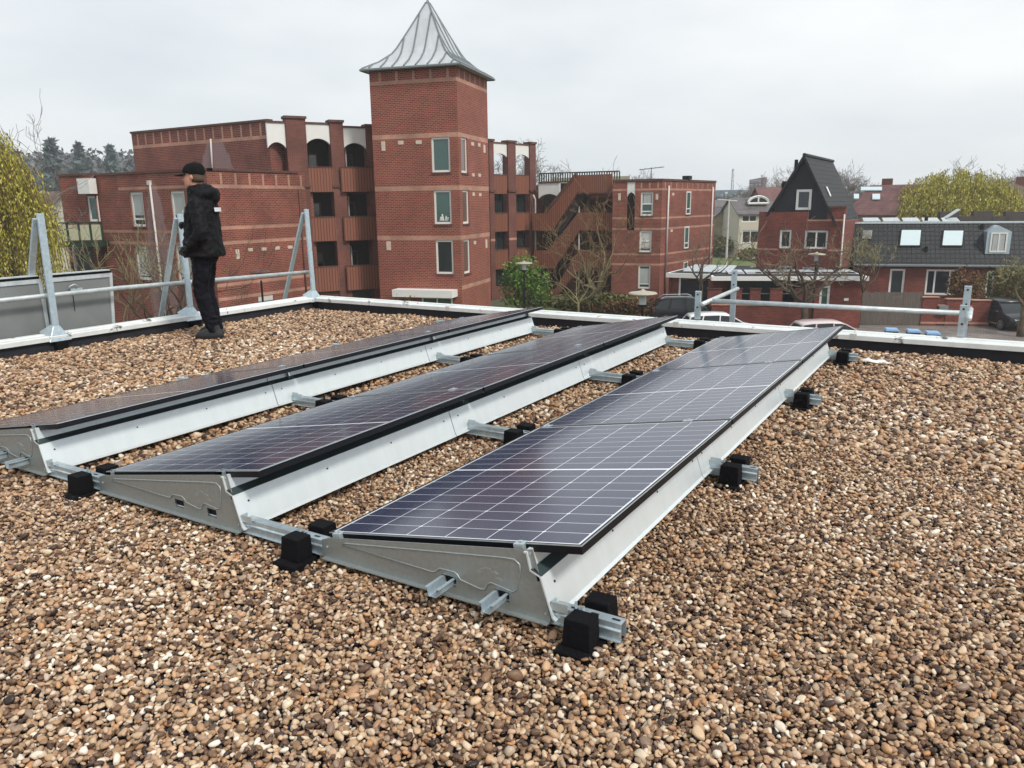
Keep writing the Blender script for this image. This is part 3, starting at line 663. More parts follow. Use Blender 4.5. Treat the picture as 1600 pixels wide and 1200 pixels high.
def ball(mb,c,r,n=10,s=(1,1,1)):
    c=Vector(c);pr_=[(max(1e-4,math.cos(t))*1.0,math.sin(t)) for t in np.linspace(-math.pi/2,math.pi/2,n)]
    vs=[];m_=14
    for a,z in pr_:
        for j in range(m_):
            q=2*math.pi*j/m_;vs.append(c+Vector((a*math.cos(q)*r*s[0],a*math.sin(q)*r*s[1],z*r*s[2])))
    mb.raw(vs,[(i*m_+j,i*m_+(j+1)%m_,(i+1)*m_+(j+1)%m_,(i+1)*m_+j) for i in range(n-1) for j in range(m_)])
def limb(mb,pts,rs,n=12):
    # smooth tube through joints, with balls at the ends
    P=[Vector(p) for p in pts];Q=[];RR=[]
    for i in range(len(P)-1):
        for k in range(4):
            t=k/4;Q.append(P[i].lerp(P[i+1],t));RR.append(rs[i]*(1-t)+rs[i+1]*t)
    Q.append(P[-1]);RR.append(rs[-1]);mb.tube(Q,RR,n);ball(mb,P[0],rs[0]*.98);ball(mb,P[-1],rs[-1]*.98)
def fused(name,mb,mat,parent,vox,smooth=4,disp=0,dsize=.08):
    o=mb.build(name,mat,parent,world=False,smooth=False)
    r=o.modifiers.new('fuse','REMESH');r.mode='VOXEL';r.voxel_size=vox;r.use_smooth_shade=True
    s=o.modifiers.new('soft','SMOOTH');s.iterations=smooth;s.factor=.5
    if disp:
        tx=bpy.data.textures.new(name+'_folds','CLOUDS');tx.noise_scale=dsize;tx.noise_depth=2
        d=o.modifiers.new('folds','DISPLACE');d.texture=tx;d.strength=disp;d.mid_level=.5
    return o
# -- body (head, neck, trunk, limbs as one surface)
bx=MB()
hd=Vector((.062,0,1.70))     # head centre
loft(bx,[(hd.x+.055,0,hd.z-.122,.030,.025),(hd.x+.040,0,hd.z-.108,.052,.045),(hd.x+.026,0,hd.z-.082,.072,.058),(hd.x+.014,0,hd.z-.045,.088,.068),(hd.x+.004,0,hd.z,.097,.075),(hd.x-.003,0,hd.z+.045,.099,.077),(hd.x-.008,0,hd.z+.085,.085,.068),(hd.x-.01,0,hd.z+.112,.050,.042),(hd.x-.01,0,hd.z+.122,.015,.013)],20,0,2.1)
# nose, brow, lips, chin, ears, eyes sockets
bx.tube([(hd.x+.094,0,hd.z+.015),(hd.x+.112,0,hd.z-.02),(hd.x+.118,0,hd.z-.033),(hd.x+.098,0,hd.z-.04)],[.008,.011,.013,.010],8)
ball(bx,(hd.x+.092,0,hd.z+.028),.022,8,(.6,2.2,.5));ball(bx,(hd.x+.088,0,hd.z-.062),.016,8,(.8,1.5,.45));ball(bx,(hd.x+.084,0,hd.z-.072),.015,8,(.8,1.4,.5));ball(bx,(hd.x+.078,0,hd.z-.104),.020,8,(.8,1,.8))
for s in(-1,1): ball(bx,(hd.x-.008,s*.078,hd.z-.008),.024,8,(.8,.35,1.3));ball(bx,(hd.x+.062,s*.042,hd.z-.03),.024,8,(.9,.7,.8))
loft(bx,[(-.01,0,1.42,.085,.12),(.005,0,1.48,.066,.072),(.02,0,1.54,.058,.060),(.037,0,1.60,.062,.060),(.05,0,1.64,.06,.058)],16)
loft(bx,[(.02,0,.86,.09,.13),(.03,0,.98,.10,.145),(.045,0,1.12,.095,.14),(.035,0,1.28,.10,.155),(.01,0,1.42,.085,.17),(.0,0,1.46,.06,.12)],18)
for s in(-1,1):
    limb(bx,[(.025,.088,.86),(.045,.10,.66),(.065,.108,.50),(.025,.11,.30),(-.028,.112,.085)] if s>0 else [(.03,-.088,.86),(.06,-.098,.66),(.085,-.105,.50),(.05,-.11,.30),(.01,-.115,.085)],[.07,.06,.048,.045,.038])
    limb(bx,[(-.02,s*.19,1.40),(-.05 if s>0 else .0,s*.262,1.12),(.05 if s>0 else .19,s*(.235 if s>0 else .18),1.0 if s>0 else 1.185)],[.05,.04,.028])
bo=fused('person',bx,skin,None,.0065,3)
bo.location=feet;bo.rotation_euler=(0,0,ang)
props(bo,'man in black cap and hooded jacket standing on the gravel, looking left','person')
def pc(name,mb,mat,**k): return mb.build(name,mat,bo,world=False,**k)
# eyes and brows
for s in(-1,1):
    mb=MB();ball(mb,(hd.x+.083,s*.031,hd.z+.002),.011,8,(.6,1,.7));pc('eye',mb,sole,smooth=True)
# hair under the cap
mb=MB();loft(mb,[(hd.x-.035,0,hd.z-.06,.066,.070),(hd.x-.03,0,hd.z-.02,.078,.081),(hd.x-.02,0,hd.z+.03,.088,.085),(hd.x-.015,0,hd.z+.05,.088,.083)],20,0,2.1);pc('hair',mb,hair,smooth=True)
# cap: crown, bill
mb=MB();loft(mb,[(hd.x-.004,0,hd.z+.024,.113,.094,.10),(hd.x-.008,0,hd.z+.055,.115,.095,.06),(hd.x-.014,0,hd.z+.095,.104,.087),(hd.x-.020,0,hd.z+.125,.080,.068),(hd.x-.024,0,hd.z+.140,.045,.040),(hd.x-.024,0,hd.z+.144,.010,.010)],22,0,2.1)
ball(mb,(hd.x-.024,0,hd.z+.146),.008,6)
cap=fused('cap',mb,capm,bo,.006,2)
mb=MB();pts=[];nn=10
for j in range(nn+1):
    q=-math.pi/2+math.pi*j/nn;pts.append((hd.x+.06+.135*math.cos(q)**.8 if math.cos(q)>0 else hd.x+.06,.083*math.sin(q),hd.z+.042-.030*max(0,math.cos(q))-.022*math.sin(q)**2))
top=pts;bot=[(x,y,z-.006) for x,y,z in pts]
cen=(hd.x+.05,0,hd.z+.052);cenb=(hd.x+.05,0,hd.z+.046)
mb.raw(top+[cen]+bot+[cenb],[(j,j+1,nn+1) for j in range(nn)]+[(nn+2+j+1,nn+2+j,2*nn+3) for j in range(nn)]+[(j,nn+2+j,nn+3+j,j+1) for j in range(nn)]);mb.build('bill',capm,cap,world=False,smooth=False)
# jacket
jb=MB()
loft(jb,[(.028,0,.865,.200,.235),(.028,0,.90,.205,.238),(.026,0,1.02,.190,.230),(.022,0,1.16,.172,.222),(.018,0,1.28,.165,.225),(.005,0,1.38,.152,.222),(-.005,0,1.44,.128,.20),(.005,0,1.485,.105,.145),(.02,0,1.52,.09,.10)],26,0,2.3)
# sleeves: near arm with the hand in the side pocket, far arm bent forwards
limb(jb,[(-.012,.195,1.405),(-.055,.262,1.16),(-.045,.268,1.10),(.075,.235,.985)],[.082,.074,.072,.058])
limb(jb,[(-.01,-.195,1.405),(-.02,-.262,1.15),(.0,-.26,1.12),(.205,-.175,1.185)],[.082,.072,.070,.052])
# standing collar and folded-down hood
loft(jb,[(.01,0,1.455,.125,.145),(.022,0,1.52,.112,.122),(.03,0,1.575,.106,.106,-.12),(.033,0,1.61,.100,.096,-.2)],22)
for q in np.linspace(-1.25,1.25,11):
    a=math.pi+q;ball(jb,(-.02+.105*math.cos(a),.115*math.sin(a),1.515-.02*abs(q)+.02),.062,8,(1,1,.85))
ball(jb,(-.125,0,1.50),.085,10,(.85,1.15,1.0));ball(jb,(-.085,0,1.565),.07,9,(.8,1.2,.8))
for zz,xx in((1.21,-.03),(1.13,-.045),(1.06,-.02)): # creases at the elbow
    ball(jb,(xx-.05,.275,zz),.04,7,(1.2,.8,.35))
jk=fused('jacket',jb,black,bo,.010,3,.034,.055)
mb=MB();mb.tube([(.115,.238,1.03),(.112,.246,.985)],.0045,6);mb.build('zip_pull',M['alub'],jk,world=False)
# pale lettering bar across the upper back
refl=plain('reflective_print',rgb((225,228,230)),.4)
mb=MB();hgt=.042
yy=-.105
for wd in(.026,.008,.020,.026,.014,.022,.010,.026,.02):
    a0,a1=yy,yy+wd
    def bk(y): return -.172+.62*y*y*2.2
    mb.prism([(bk(a0),a0,1.335),(bk(a1),a1,1.335),(bk(a1)+.004,a1,1.335+hgt),(bk(a0)+.004,a0,1.335+hgt)],(-.006,0,0));yy=a1+.0035
mb.build('back_print',refl,jk,world=False)
mb=MB();mb.prism([(.185,.06,1.33),(.165,.11,1.33),(.165,.11,1.355),(.185,.06,1.355)],(.006,.004,0));mb.build('chest_print',refl,jk,world=False)
# trousers
tb_=MB()
loft(tb_,[(.02,0,.98,.135,.17),(.022,0,.90,.140,.178),(.025,0,.84,.135,.172),(.03,0,.79,.10,.12)],20)
limb(tb_,[(.025,.088,.86),(.045,.10,.66),(.065,.108,.50),(.025,.11,.30),(-.028,.112,.085)],[.102,.092,.078,.076,.068])
limb(tb_,[(.03,-.088,.86),(.06,-.098,.66),(.085,-.105,.50),(.05,-.11,.30),(.01,-.115,.085)],[.102,.090,.078,.075,.068])
ball(tb_,(-.01,.165,.66),.05,8,(1.1,.45,1.6))
for zz in(.13,.17,.215): ball(tb_,(-.02,.112,zz),.076,8,(1,1,.22))
tr=fused('trousers',tb_,navy,bo,.010,3,.030,.05)
def shoe(x,y,rz,nm):
    mb=MB();loft(mb,[(-.005,0,.012,.142,.048),(-.005,0,.045,.14,.048),(-.015,0,.07,.115,.044),(-.045,0,.10,.07,.042),(-.055,0,.13,.055,.042)],20,0,2.6)
    Mx=Matrix.Translation((x,y,0))@Matrix.Rotation(rz,4,'Z');mb.v=[tuple(Mx@Vector(v)) for v in mb.v]
    o=fused('shoe',mb,shoem,bo,.007,3)
    mb=MB();loft(mb,[(0,0,-.005,.148,.052),(0,0,.022,.150,.053)],20,0,2.8);mb.v=[tuple(Mx@Vector(v)) for v in mb.v];mb.build('sole',sole,o,world=False)
    mb=MB()
    for k in range(4): mb.tube([(.02-.022*k+0,-.03,.075+.008*k),(.012-.022*k,0,.086+.010*k),(.02-.022*k,.03,.075+.008*k)],.004,5)
    mb.v=[tuple(Mx@Vector(v)) for v in mb.v];mb.build('laces',sole,o,world=False)
shoe(.015,.125,.10,'near');shoe(.085,-.13,-.22,'far')
# gloved far hand: palm, four curled fingers of different lengths, thumb closing from the side
def hand(base,fwd,side,mir=1):
    fwd=Vector(fwd).normalized();side=Vector(side);side=(side-fwd*side.dot(fwd)).normalized();up=fwd.cross(side)*mir
    b=Vector(base);mb=MB();limb(mb,[b-fwd*.03,b+fwd*.01],[.027,.030],10)
    for k in range(3): ball(mb,b+fwd*(.03+.018*k),.030,8,(1,1,.8))
    for i,L in enumerate((.070,.078,.073,.058)):
        o_=side*(.030-.020*i);p0=b+fwd*.045+o_;p1=p0+fwd*L*.50-up*.004;p2=p1+fwd*L*.14-up*L*.34;p3=p2-fwd*L*.20-up*L*.16
        limb(mb,[p0,p1,p2,p3],[.0115,.0105,.0095,.0085],8)
    t0=b+side*.030+fwd*.012;t1=t0+side*.014+fwd*.028-up*.010;t2=t1+fwd*.024-up*.012-side*.012
    limb(mb,[t0,t1,t2],[.013,.011,.0095],8);return mb
fused('glove',hand((.225,-.165,1.19),(.95,.25,.10),(0,.5,.85)),glove,bo,.005,1)
fused('glove',hand((.115,.215,.965),(.8,-.1,-.6),(0,.3,.9)),glove,bo,.005,1)
# ================================================================= buildings: helpers
def wallmesh(mb,L,u0,u1,z0,z1,holes=(),bands=(),rev=.16,m0=0,m1=1,o=0):
    us=sorted({u0,u1}|{x for h in holes for x in h[:2] if u0<x<u1}|{x for h in bands for x in h[:2] if u0<x<u1})
    zs=sorted({z0,z1}|{x for h in holes for x in h[2:4] if z0<x<z1}|{x for h in bands for x in h[2:4] if z0<x<z1})
    for a,b in zip(us[:-1],us[1:]):
        if b-a<1e-5: continue
        for c,d in zip(zs[:-1],zs[1:]):
            if d-c<1e-5: continue
            um,zm=(a+b)/2,(c+d)/2
            if any(h[0]<um<h[1] and h[2]<zm<h[3] for h in holes): continue
            mi=m1 if any(h[0]<um<h[1] and h[2]<zm<h[3] for h in bands) else m0
            mb.face([L.pt(a,c,o),L.pt(b,c,o),L.pt(b,d,o),L.pt(a,d,o)],mi)
    for h in holes:
        a,b,c,d=h[:4];a,b,c,d=max(a,u0),min(b,u1),max(c,z0),min(d,z1)
        for q in(((a,c),(b,c)),((b,c),(b,d)),((b,d),(a,d)),((a,d),(a,c))):
            mb.face([L.pt(q[0][0],q[0][1],o),L.pt(q[1][0],q[1][1],o),L.pt(q[1][0],q[1][1],o-rev),L.pt(q[0][0],q[0][1],o-rev)],m0)
def body(mb,L,u0,u1,z0,z1,dep,front=-.17,mi=0): mb.wbox(L,u0,u1,z0,z1,-dep,front,mi)
def win(par,L,h,off=-.07,fw=.07,mull=(),trans=(),pane='glass',fm='white',inner=None,sill=True,name='window'):
    u0,u1,z0,z1=h;mb=MB();t0,t1=off-.05,off
    mb.wbox(L,u0,u1,z0,z0+fw,t0,t1);mb.wbox(L,u0,u1,z1-fw,z1,t0,t1);mb.wbox(L,u0,u0+fw,z0+fw,z1-fw,t0,t1);mb.wbox(L,u1-fw,u1,z0+fw,z1-fw,t0,t1)
    for m_ in mull:
        x=u0+(u1-u0)*m_;mb.wbox(L,x-fw*.4,x+fw*.4,z0+fw,z1-fw,t0,t1-.004)
    for m_ in trans:
        x=z0+(z1-z0)*m_;mb.wbox(L,u0+fw,u1-fw,x-fw*.4,x+fw*.4,t0,t1-.008)
    w_=mb.build(name,M[fm],par)
    mb=MB();mb.face([L.pt(u0+fw,z0+fw,off-.035),L.pt(u1-fw,z0+fw,off-.035),L.pt(u1-fw,z1-fw,off-.035),L.pt(u0+fw,z1-fw,off-.035)]);mb.build('pane',M[pane],w_,recalc=False)
    if inner:   # (material, u-fraction range, z-fraction range): a blind or curtain right behind the glass line
        mt,(a,b),(c,d)=inner;U=u1-u0-2*fw;Z=z1-z0-2*fw
        mb=MB();mb.wbox(L,u0+fw+U*a,u0+fw+U*b,z0+fw+Z*c,z0+fw+Z*d,off-.034,off-.028);mb.build('blind' if mt=='blind' else 'curtain',M[mt],w_)
    if sill:
        mb=MB();mb.wbox(L,u0-.04,u1+.04,z0-.09,z0-.003,off-.05,.05);mb.build('sill',M['coping'],w_)
    return w_
def vent(par,L,box_):
    u0,u1,z0,z1=box_;mb=MB();mb.wbox(L,u0,u1,z0,z1,-.02,.03);mb.build('vent',M['vent'],par)
def archpanel(par,L,u0,u1,z0,z1,rise,off0=-.25,off1=-.02):
    """cream board with a segmental arch cut in its lower edge"""
    n=10;pts=[(u0,z1),(u0,z0)];
    for i in range(1,n): 
        t=i/n;pts.append((u0+(u1-u0)*t,z0+rise*math.sin(math.pi*t)**.75))
    pts+=[(u1,z0),(u1,z1)]
    mb=MB()
    for i in range(1,len(pts)-2):
        a,b=pts[i],pts[i+1];mb.prism([L.pt(a[0],a[1],off1),L.pt(b[0],b[1],off1),L.pt(b[0],z1,off1),L.pt(a[0],z1,off1)],L.n*(off0-off1))
    o=mb.build('arch_panel',M['arch'],par)
    mb=MB();mb.wbox(L,u0-.02,u1+.02,z1+.003,z1+.10,off0-.05,off1+.06);mb.build('panel_cap',M['coping'],o)
def slatrail(par,L,u0,u1,z0,z1,off=.06,t=.06,name='balcony_rail'):
    mb=MB();mb.wbox(L,u0,u1,z0,z1,off-t,off);o=mb.build(name,M['wood'],par)
    mb=MB();mb.wbox(L,u0-.02,u1+.02,z1+.003,z1+.06,off-t-.03,off+.03);mb.build('hand_rail',M['coping'],o)
    return o
def coping(par,L,u0,u1,z,dep=.35,h=.12,over=.06):
    mb=MB();mb.wbox(L,u0,u1,z+.002,z+h,-dep,over);return mb.build('coping',M['coping'],par)
def pipe(par,pts,r=.05,mat='pipe'):
    mb=MB();mb.tube(pts,r,8);return mb.build('drain_pipe',M[mat],par,smooth=True)
M['vent']=plain('vent_plate',rgb((205,190,175)),.7,var=.15,scale=6)
def pil(L,u0,u1,z0,z1,step,w_=.14,st=0):
    out=[];u=u0+step*.5+st
    while u<u1-.1: out.append((u-w_/2,u+w_/2,z0,z1));u+=step
    return out
def zat(L,px,py): return L.uz(px,py)[1]
def uat(L,px,py=320): return L.uz(px,py)[0]
# ================================================================= left wing
K=PD(327,320,40.5)
F1=dirline(K,-XD,188);F2=dirline(K,YD,490)
zt=zat(F2,400,269);fz=zat(F2,400,289.5);f2=zat(F2,400,294.5)
bz=[zat(F2,410,y) for y in(351.5,356.5,374,379,436,441,457,462)]
lw=thing('apartment_building',(K.x-3,K.y+3,GZ),'red brick apartment wing with drainpipes and stacked balconies, behind the standing man','building')
# F1 (with windows)
so=lambda h:(min(h[:2]),max(h[:2]),min(h[2:]),max(h[2:]))
w1=[so(x) for x in(F1.box(205,300,225,354),F1.box(268,298,290,354),F1.box(213,385,234,437),F1.box(276,383,298,440))]
b1=[(0,F1.L,zat(F1,250,364),zat(F1,250,360)),(0,F1.L,zat(F1,250,383),zat(F1,250,378)),(0,F1.L,zat(F1,250,295),zat(F1,250,291))]
pu=F1.uz(243,340)[0]
def uvu(L,u):   # u coordinate used by the box mapping of a wall
    n=L.n;t=Vector((-n.y,n.x,0));
    if t.x+t.y*.3<0:t=-t
    return L.pt(u,0).dot(t)
M['brick1']=brick('brick_streaked',rgb((138,57,42)),rgb((100,40,32)),rgb((138,106,92)),bw=.26,bh=.095,ms=.015,stain=[(uvu(F1,pu),zat(F1,243,285),zat(F1,243,440),.22,1.25)])
mb=MB();wallmesh(mb,F1,0,F1.L,GZ,zt,w1,b1);mb.build('wall',[M['brick1'],M['band']],lw,recalc=False)
mb=MB();q=F2;bb=[(0,q.L,bz[i],bz[i+1]) for i in(0,2,4,6)]+[(0,q.L,fz,f2)]+pil(q,0.4,q.L,f2,zt-.1,.92)
bb=[(0,q.L,min(a,b),max(a,b)) if (c0,d0)==(0,q.L) else (c0,d0,min(a,b),max(a,b)) for c0,d0,a,b in bb]
gh=F2.box(404,461,428,481)
wallmesh(mb,F2,0,F2.L,GZ,zt,[gh],bb);mb.build('wall',[M['brick'],M['band']],lw,recalc=False)
M['teal']=plain('teal_board',rgb((20,140,150)),.5,var=.1)
mb=MB();u0,u1,z0,z1=gh;mb.wbox(F2,u0,u1,z0+(z1-z0)*.55,z1,-.15,-.05);mb.build('window_box',M['pipe'],lw)
mb=MB();mb.wbox(F2,u0+.08,u1-.12,z0-.2,z0+(z1-z0)*.5,-.15,-.06);mb.build('teal_board',M['teal'],lw)
mb=MB();mb.prism([F1.pt(.02,GZ,-.2),F1.pt(F1.L,GZ,-.2),F1.pt(F1.L,GZ,-9),F2.pt(F2.L,GZ,-9),F2.pt(F2.L,GZ,-.2)],(0,0,zt-.15-GZ));mb.build('roof_body',M['dark'],lw)
coping(lw,F1,-.06,F1.L,zt);coping(lw,F2,-.0,F2.L-1.1,zt)
for w_,(a,b) in zip(w1,((.62,1),(.62,1),(0,1),(0,1))):
    win(lw,F1,w_,fw=.13,trans=(.22,) if a>.5 else (),pane='glass' if a>.5 else 'glassg',inner=('curtain',(0,1),(.3,1)) if a>.5 else ('blind',(0,.95),(.05,.97)))
pipe(lw,[F1.pt(F1.uz(236,285)[0],zat(F1,236,286),.08),F1.pt(F1.uz(243,340)[0],GZ+.2,.08)],.055)
mb=MB();mb.wbox(F1,pu-.0,pu+.0+.2,zat(F1,236,289),zat(F1,236,282),.0,.16);mb.build('rain_head',M['pipe'],lw)
for x,y,a,b in((371,397,2.7,7.5),(391,390,3.6,2.4),(412,389,3.6,2.4),(433,387.5,3.6,2.4),(453,386,3.6,2.4)): vent(lw,F2,F2.box(x-a,y-b,x+a,y+b))
pipe(lw,[F2.pt(F2.uz(466,300)[0],zat(F2,464,296),.08),F2.pt(F2.uz(466,300)[0],GZ,.08)],.045,'dkred' if 'dkred' in M else 'coping')
# short return and the recessed left end with a green framed balcony
FS=Line(PD(152,320,(F1.pt(F1.L,0)-CC).dot(hF)+.9),F1.pt(F1.L,0))
mb=MB();zs_=zat(FS,165,270);wallmesh(mb,FS,0,FS.L,GZ,zt,[],[(0,FS.L,b1[0][2],b1[0][3]),(0,FS.L,b1[1][2],b1[1][3])]);mb.wbox(FS,0.0,FS.L,GZ,zt-.05,-1.2,-.01)
mb.build('wall',[M['brick'],M['band']],lw,recalc=False);coping(lw,FS,-.06,FS.L,zt,.5)
RW=Line(PD(150,320,45),PD(97,320,46));RW=Line(RW.a,RW.b)
zr=zat(RW,120,274.5)
dh=RW.box(137,306,152,346);dl=RW.box(112,388,148,440)
mb=MB();wallmesh(mb,RW,0,RW.L,GZ,zr,[(min(dh[:2]),max(dh[:2]),dh[2],dh[3]),(min(dl[:2]),max(dl[:2]),dl[2],dl[3])],[(0,RW.L,zat(RW,120,289),zat(RW,120,293))]);body(mb,RW,0,RW.L,GZ,zr-.1,6,-.5)
mb.build('wall',[M['brick'],M['band']],lw,recalc=False);coping(lw,RW,0,RW.L,zr)
def so(h): return (min(h[:2]),max(h[:2]),min(h[2:]),max(h[2:]))
win(lw,RW,so(dh),fw=.12,pane='glassg',sill=False);mb=MB();q=so(RW.box(133,279,151,303));mb.wbox(RW,q[0],q[1],q[2],q[3],.0,.5);mb.build('canopy_box',M['arch'],lw)
mb=MB();q=so(dl);mb.wbox(RW,q[0],q[1],q[2],q[3],-.4,-.3);mb.build('dark_door',M['darkdoor'],lw)
BL=Line(PD(160,365,44.0),PD(88,365,43.6));q=so(BL.box(88,349,160,376))
M['green']=plain('dark_green_frame',rgb((30,54,40)),.5);M['cream']=plain('cream_infill',rgb((176,176,150)),.6,var=.08)
bal=MB();bal.wbox(BL,0,BL.L,q[2]-.35,q[2]-.05,-1.6,.05);bal=bal.build('balcony',M['green'],lw)
n=4
for i in range(n):
    a,b=BL.L*i/n,BL.L*(i+1)/n;mb=MB();mb.wbox(BL,a+.06,b-.06,q[2]+.02,q[3]-.08,-.03,0);mb.build('infill_panel',M['cream'],bal)
mb=MB()
for i in range(n+1): a=BL.L*i/n;mb.wbox(BL,a-.05,a+.05,q[2]-.05,q[3],-.05,.02)
mb.wbox(BL,-.05,BL.L+.05,q[3],q[3]+.07,-.06,.03);mb.build('balcony_frame',M['green'],bal)
pipe(lw,[RW.pt(uat(RW,120,380),zat(RW,120,384),.3),RW.pt(uat(RW,122,400),GZ,.3)],.05)
# upper storey set back
U0=PD(428,320,45.6);U1=dirline(U0,-XD,218)
zu=zat(U1,400,191);ub=(zat(U1,400,218),zat(U1,400,212.5))
M['brick2']=brick('brick_streaked_upper',rgb((124,53,42)),rgb((92,38,32)),rgb((134,102,90)),bw=.26,bh=.095,ms=.015,stain=[(uvu(U1,uat(U1,337,240)),zat(U1,337,215),zat(U1,337,268),.25,1.6)])
mb=MB();wallmesh(mb,U1,0,U1.L,zt-.3,zu,[],[(0,U1.L,*ub)]+pil(U1,0.2,U1.L,ub[1],zu-.05,.80));body(mb,U1,0,U1.L,zt-.3,zu-.1,9,-.01)
mb.build('wall',[M['brick2'],M['band']],lw,recalc=False);coping(lw,U1,-.05,U1.L+.06,zu)
pipe(lw,[U1.pt(uat(U1,331,220),zat(U1,331,217),.07),U1.pt(uat(U1,332,255),zt-.2,.07)],.05)
# stacked balconies between piers
V=Line(PD(424,300,45.4),PD(588,300,48.3))
zpt=[zat(V,462,185.5),zat(V,525,191.5),zat(V,573,198)]
piers=[(uat(V,453,300),uat(V,484,300),zpt[0]),(uat(V,521,300),uat(V,541,300),zpt[1]),(uat(V,576,300),uat(V,600,300),zpt[2])]
zF=[zat(V,500,262),zat(V,500,340),zat(V,505,417.5)]   # rail tops
zB=[zat(V,500,300.5),zat(V,500,377.5),zat(V,505,456)] # rail bottoms
for u0,u1,zp in piers:
    mb=MB();mb.wbox(V,u0,u1,GZ,zp,-.55,.10,0);mb.build('pier',M['brickdk'],lw)
    mb=MB();mb.wbox(V,u0-.06,u1+.06,zp+.003,zp+.14,-.62,.18);mb.build('coping',M['coping'],lw)
    mb=MB();zl=zat(V,470,293);mb.wbox(V,u0-.05,u1+.05,zl,zl+.14,-.3,.17);mb.build('ledge',M['coping'],lw)
bays=[(0.0,piers[0][0]),(piers[0][1],piers[1][0]),(piers[1][1],piers[2][0])]
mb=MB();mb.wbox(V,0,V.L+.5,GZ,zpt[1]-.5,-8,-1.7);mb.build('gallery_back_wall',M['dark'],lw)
mb=MB();mb.wbox(V,0,V.L,zpt[2]-.15,zpt[2]-.02,-8,-.3);mb.build('gallery_roof',M['coping'],lw)
archs=[(V.box(426,192,450,228),),(V.box(479,194,518,222),),(V.box(541,200,577,229),)]
for i,(a,b) in enumerate(bays):
    bx_=archs[i][0];archpanel(lw,V,a+.01,b-.01,bx_[2]-.12,bx_[3],.32)
    if i==0: 
        mb=MB();mb.wbox(V,a,b,GZ,zF[0]-.2,-1.5,-.1);mb.build('bay_wall',M['brick'],lw)
        mb=MB();mb.wbox(V,a,b,zF[0]-.2,zpt[0]-.4,-1.2,-.9);mb.build('bay_wall',M['brickdk'],lw);continue
    for k in range(3):
        mb=MB();mb.wbox(V,a,b,zB[k]-.02,zB[k]+.2,-1.69,-.02);mb.build('floor_slab',M['coping'],lw)
        slatrail(lw,V,a-(.35 if i==2 else .0),b+(.35 if i==2 else .0),zB[k]+.02,zF[k],.10 if i==1 else .32)
        # doors and glass panes at the back of each balcony
        zz=zB[k]+.2;d0=a+(b-a)*.30
        win(lw,V,(d0,d0+(b-a)*.42,zz,zz+2.05),off=-1.60,fw=.07,fm='darkfr' if 'darkfr' in M else 'coping',pane='glass',sill=False,name='balcony_door')
        if i==2: pipe(lw,[V.pt(a+.25,zB[k]+.2,-.5),V.pt(a+.25,zB[k]+2.6,-.5)],.04)
mb=MB();a,b=bays[2];mb.wbox(V,a,b,GZ,zB[2]-.05,-1.2,-.5);mb.build('garage_front',M['darkdoor'],lw)
mb=MB();a,b=bays[1];mb.wbox(V,a,b,GZ,zB[2]-.05,-1.2,-.1);mb.build('lower_wall',M['brickdk'],lw)
# ================================================================= tower
T0=PD(718,300,44.4);tv=ray(1176,305);tv=Vector((tv.x,tv.y,0)).normalized();tu=Vector((-tv.y,tv.x,0))
if tu.dot(hR)>0: tu=-tu
TL=dirline(T0,tu,586,300);TR=dirline(T0,tv,764,300)
tw=thing('tower',(T0.x+tu.x*2.3+tv.x*2.3,T0.y+tu.y*2.3+tv.y*2.3,GZ),'square red brick stair tower with a pointed grey zinc roof','tower')
ztop=zat(TL,712,102);tb1=[zat(TL,716,y) for y in(120,126,206,213.5,289.5,296.5,368.5,375)]
M['brickt']=brick('brick_tower',rgb((146,57,41)),rgb((110,40,30)),rgb((146,112,96)),dirt=.14,bw=.26,bh=.095,ms=.016)
for L_,step in((TL,1.0),(TR,.86)):
    wb=[TL.box(674,214,703,269),TL.box(678,297,705,350),TL.box(681,375,708,428)] if L_ is TL else [TR.box(720.5,215,730.5,270),TR.box(723,297,733,349.5),TR.box(725,374,735,427)]
    wb=[so(x) for x in wb]
    bs=[(0,L_.L,tb1[i+1],tb1[i]) for i in(0,2,4,6)]+pil(L_,0,L_.L,tb1[0],ztop-.1,step)+[(0,L_.L,zat(TR,745,446),zat(TR,745,440))]*(1 if L_ is TR else 0)
    mb=MB();wallmesh(mb,L_,0,L_.L,GZ,ztop,wb,bs);mb.build('wall',[M['brickt'],M['band']],tw,recalc=False)
    for i,h in enumerate(wb): win(tw,L_,h,fw=.11,pane=('glassg','glassg','glass')[i] if L_ is TL else 'glasso')
mb=MB();mb.prism([T0+tu*.2+tv*.2,T0+tu*TL.L+tv*.2,T0+tu*TL.L+tv*TR.L,T0+tu*.2+tv*TR.L],(0,0,1))
mb.v=[(x,y,(GZ if z<T0.z+.5 else ztop-.01)) for x,y,z in mb.v];mb.build('core',M['brickt'],tw)
for x0,x1,y0,y1 in((231,245,530,566),(293,313,528,542),(360,381,526,540),(250,266,905,938)): vent(tw,TL,so(TL.box(500+x0/2.4,y0/2.4,500+x1/2.4,y1/2.4)))
for x0,x1,y0,y1 in((566,576,533,546),(592,600,537,550),(612,619,543,573),(570,578,650,662),(593,602,651,663),(571,579,722,735),(596,604,724,736),(576,584,904,916),(620,626,898,930)): vent(tw,TR,so(TR.box(500+x0/2.4,y0/2.4,500+x1/2.4,y1/2.4)))
# small white plant in the middle window
mb=MB();h=so(TL.box(681,330,701,345));rr=random.Random(4)
for i in range(7):
    a=h[0]+(h[1]-h[0])*(.15+.1*i);mb.tube([TL.pt(a,h[2],-.12),TL.pt(a+rr.uniform(-.1,.1),h[2]+rr.uniform(.15,.42),-.10)],[.03,.045],5)
mb.build('window_ornament',M['white'],tw)
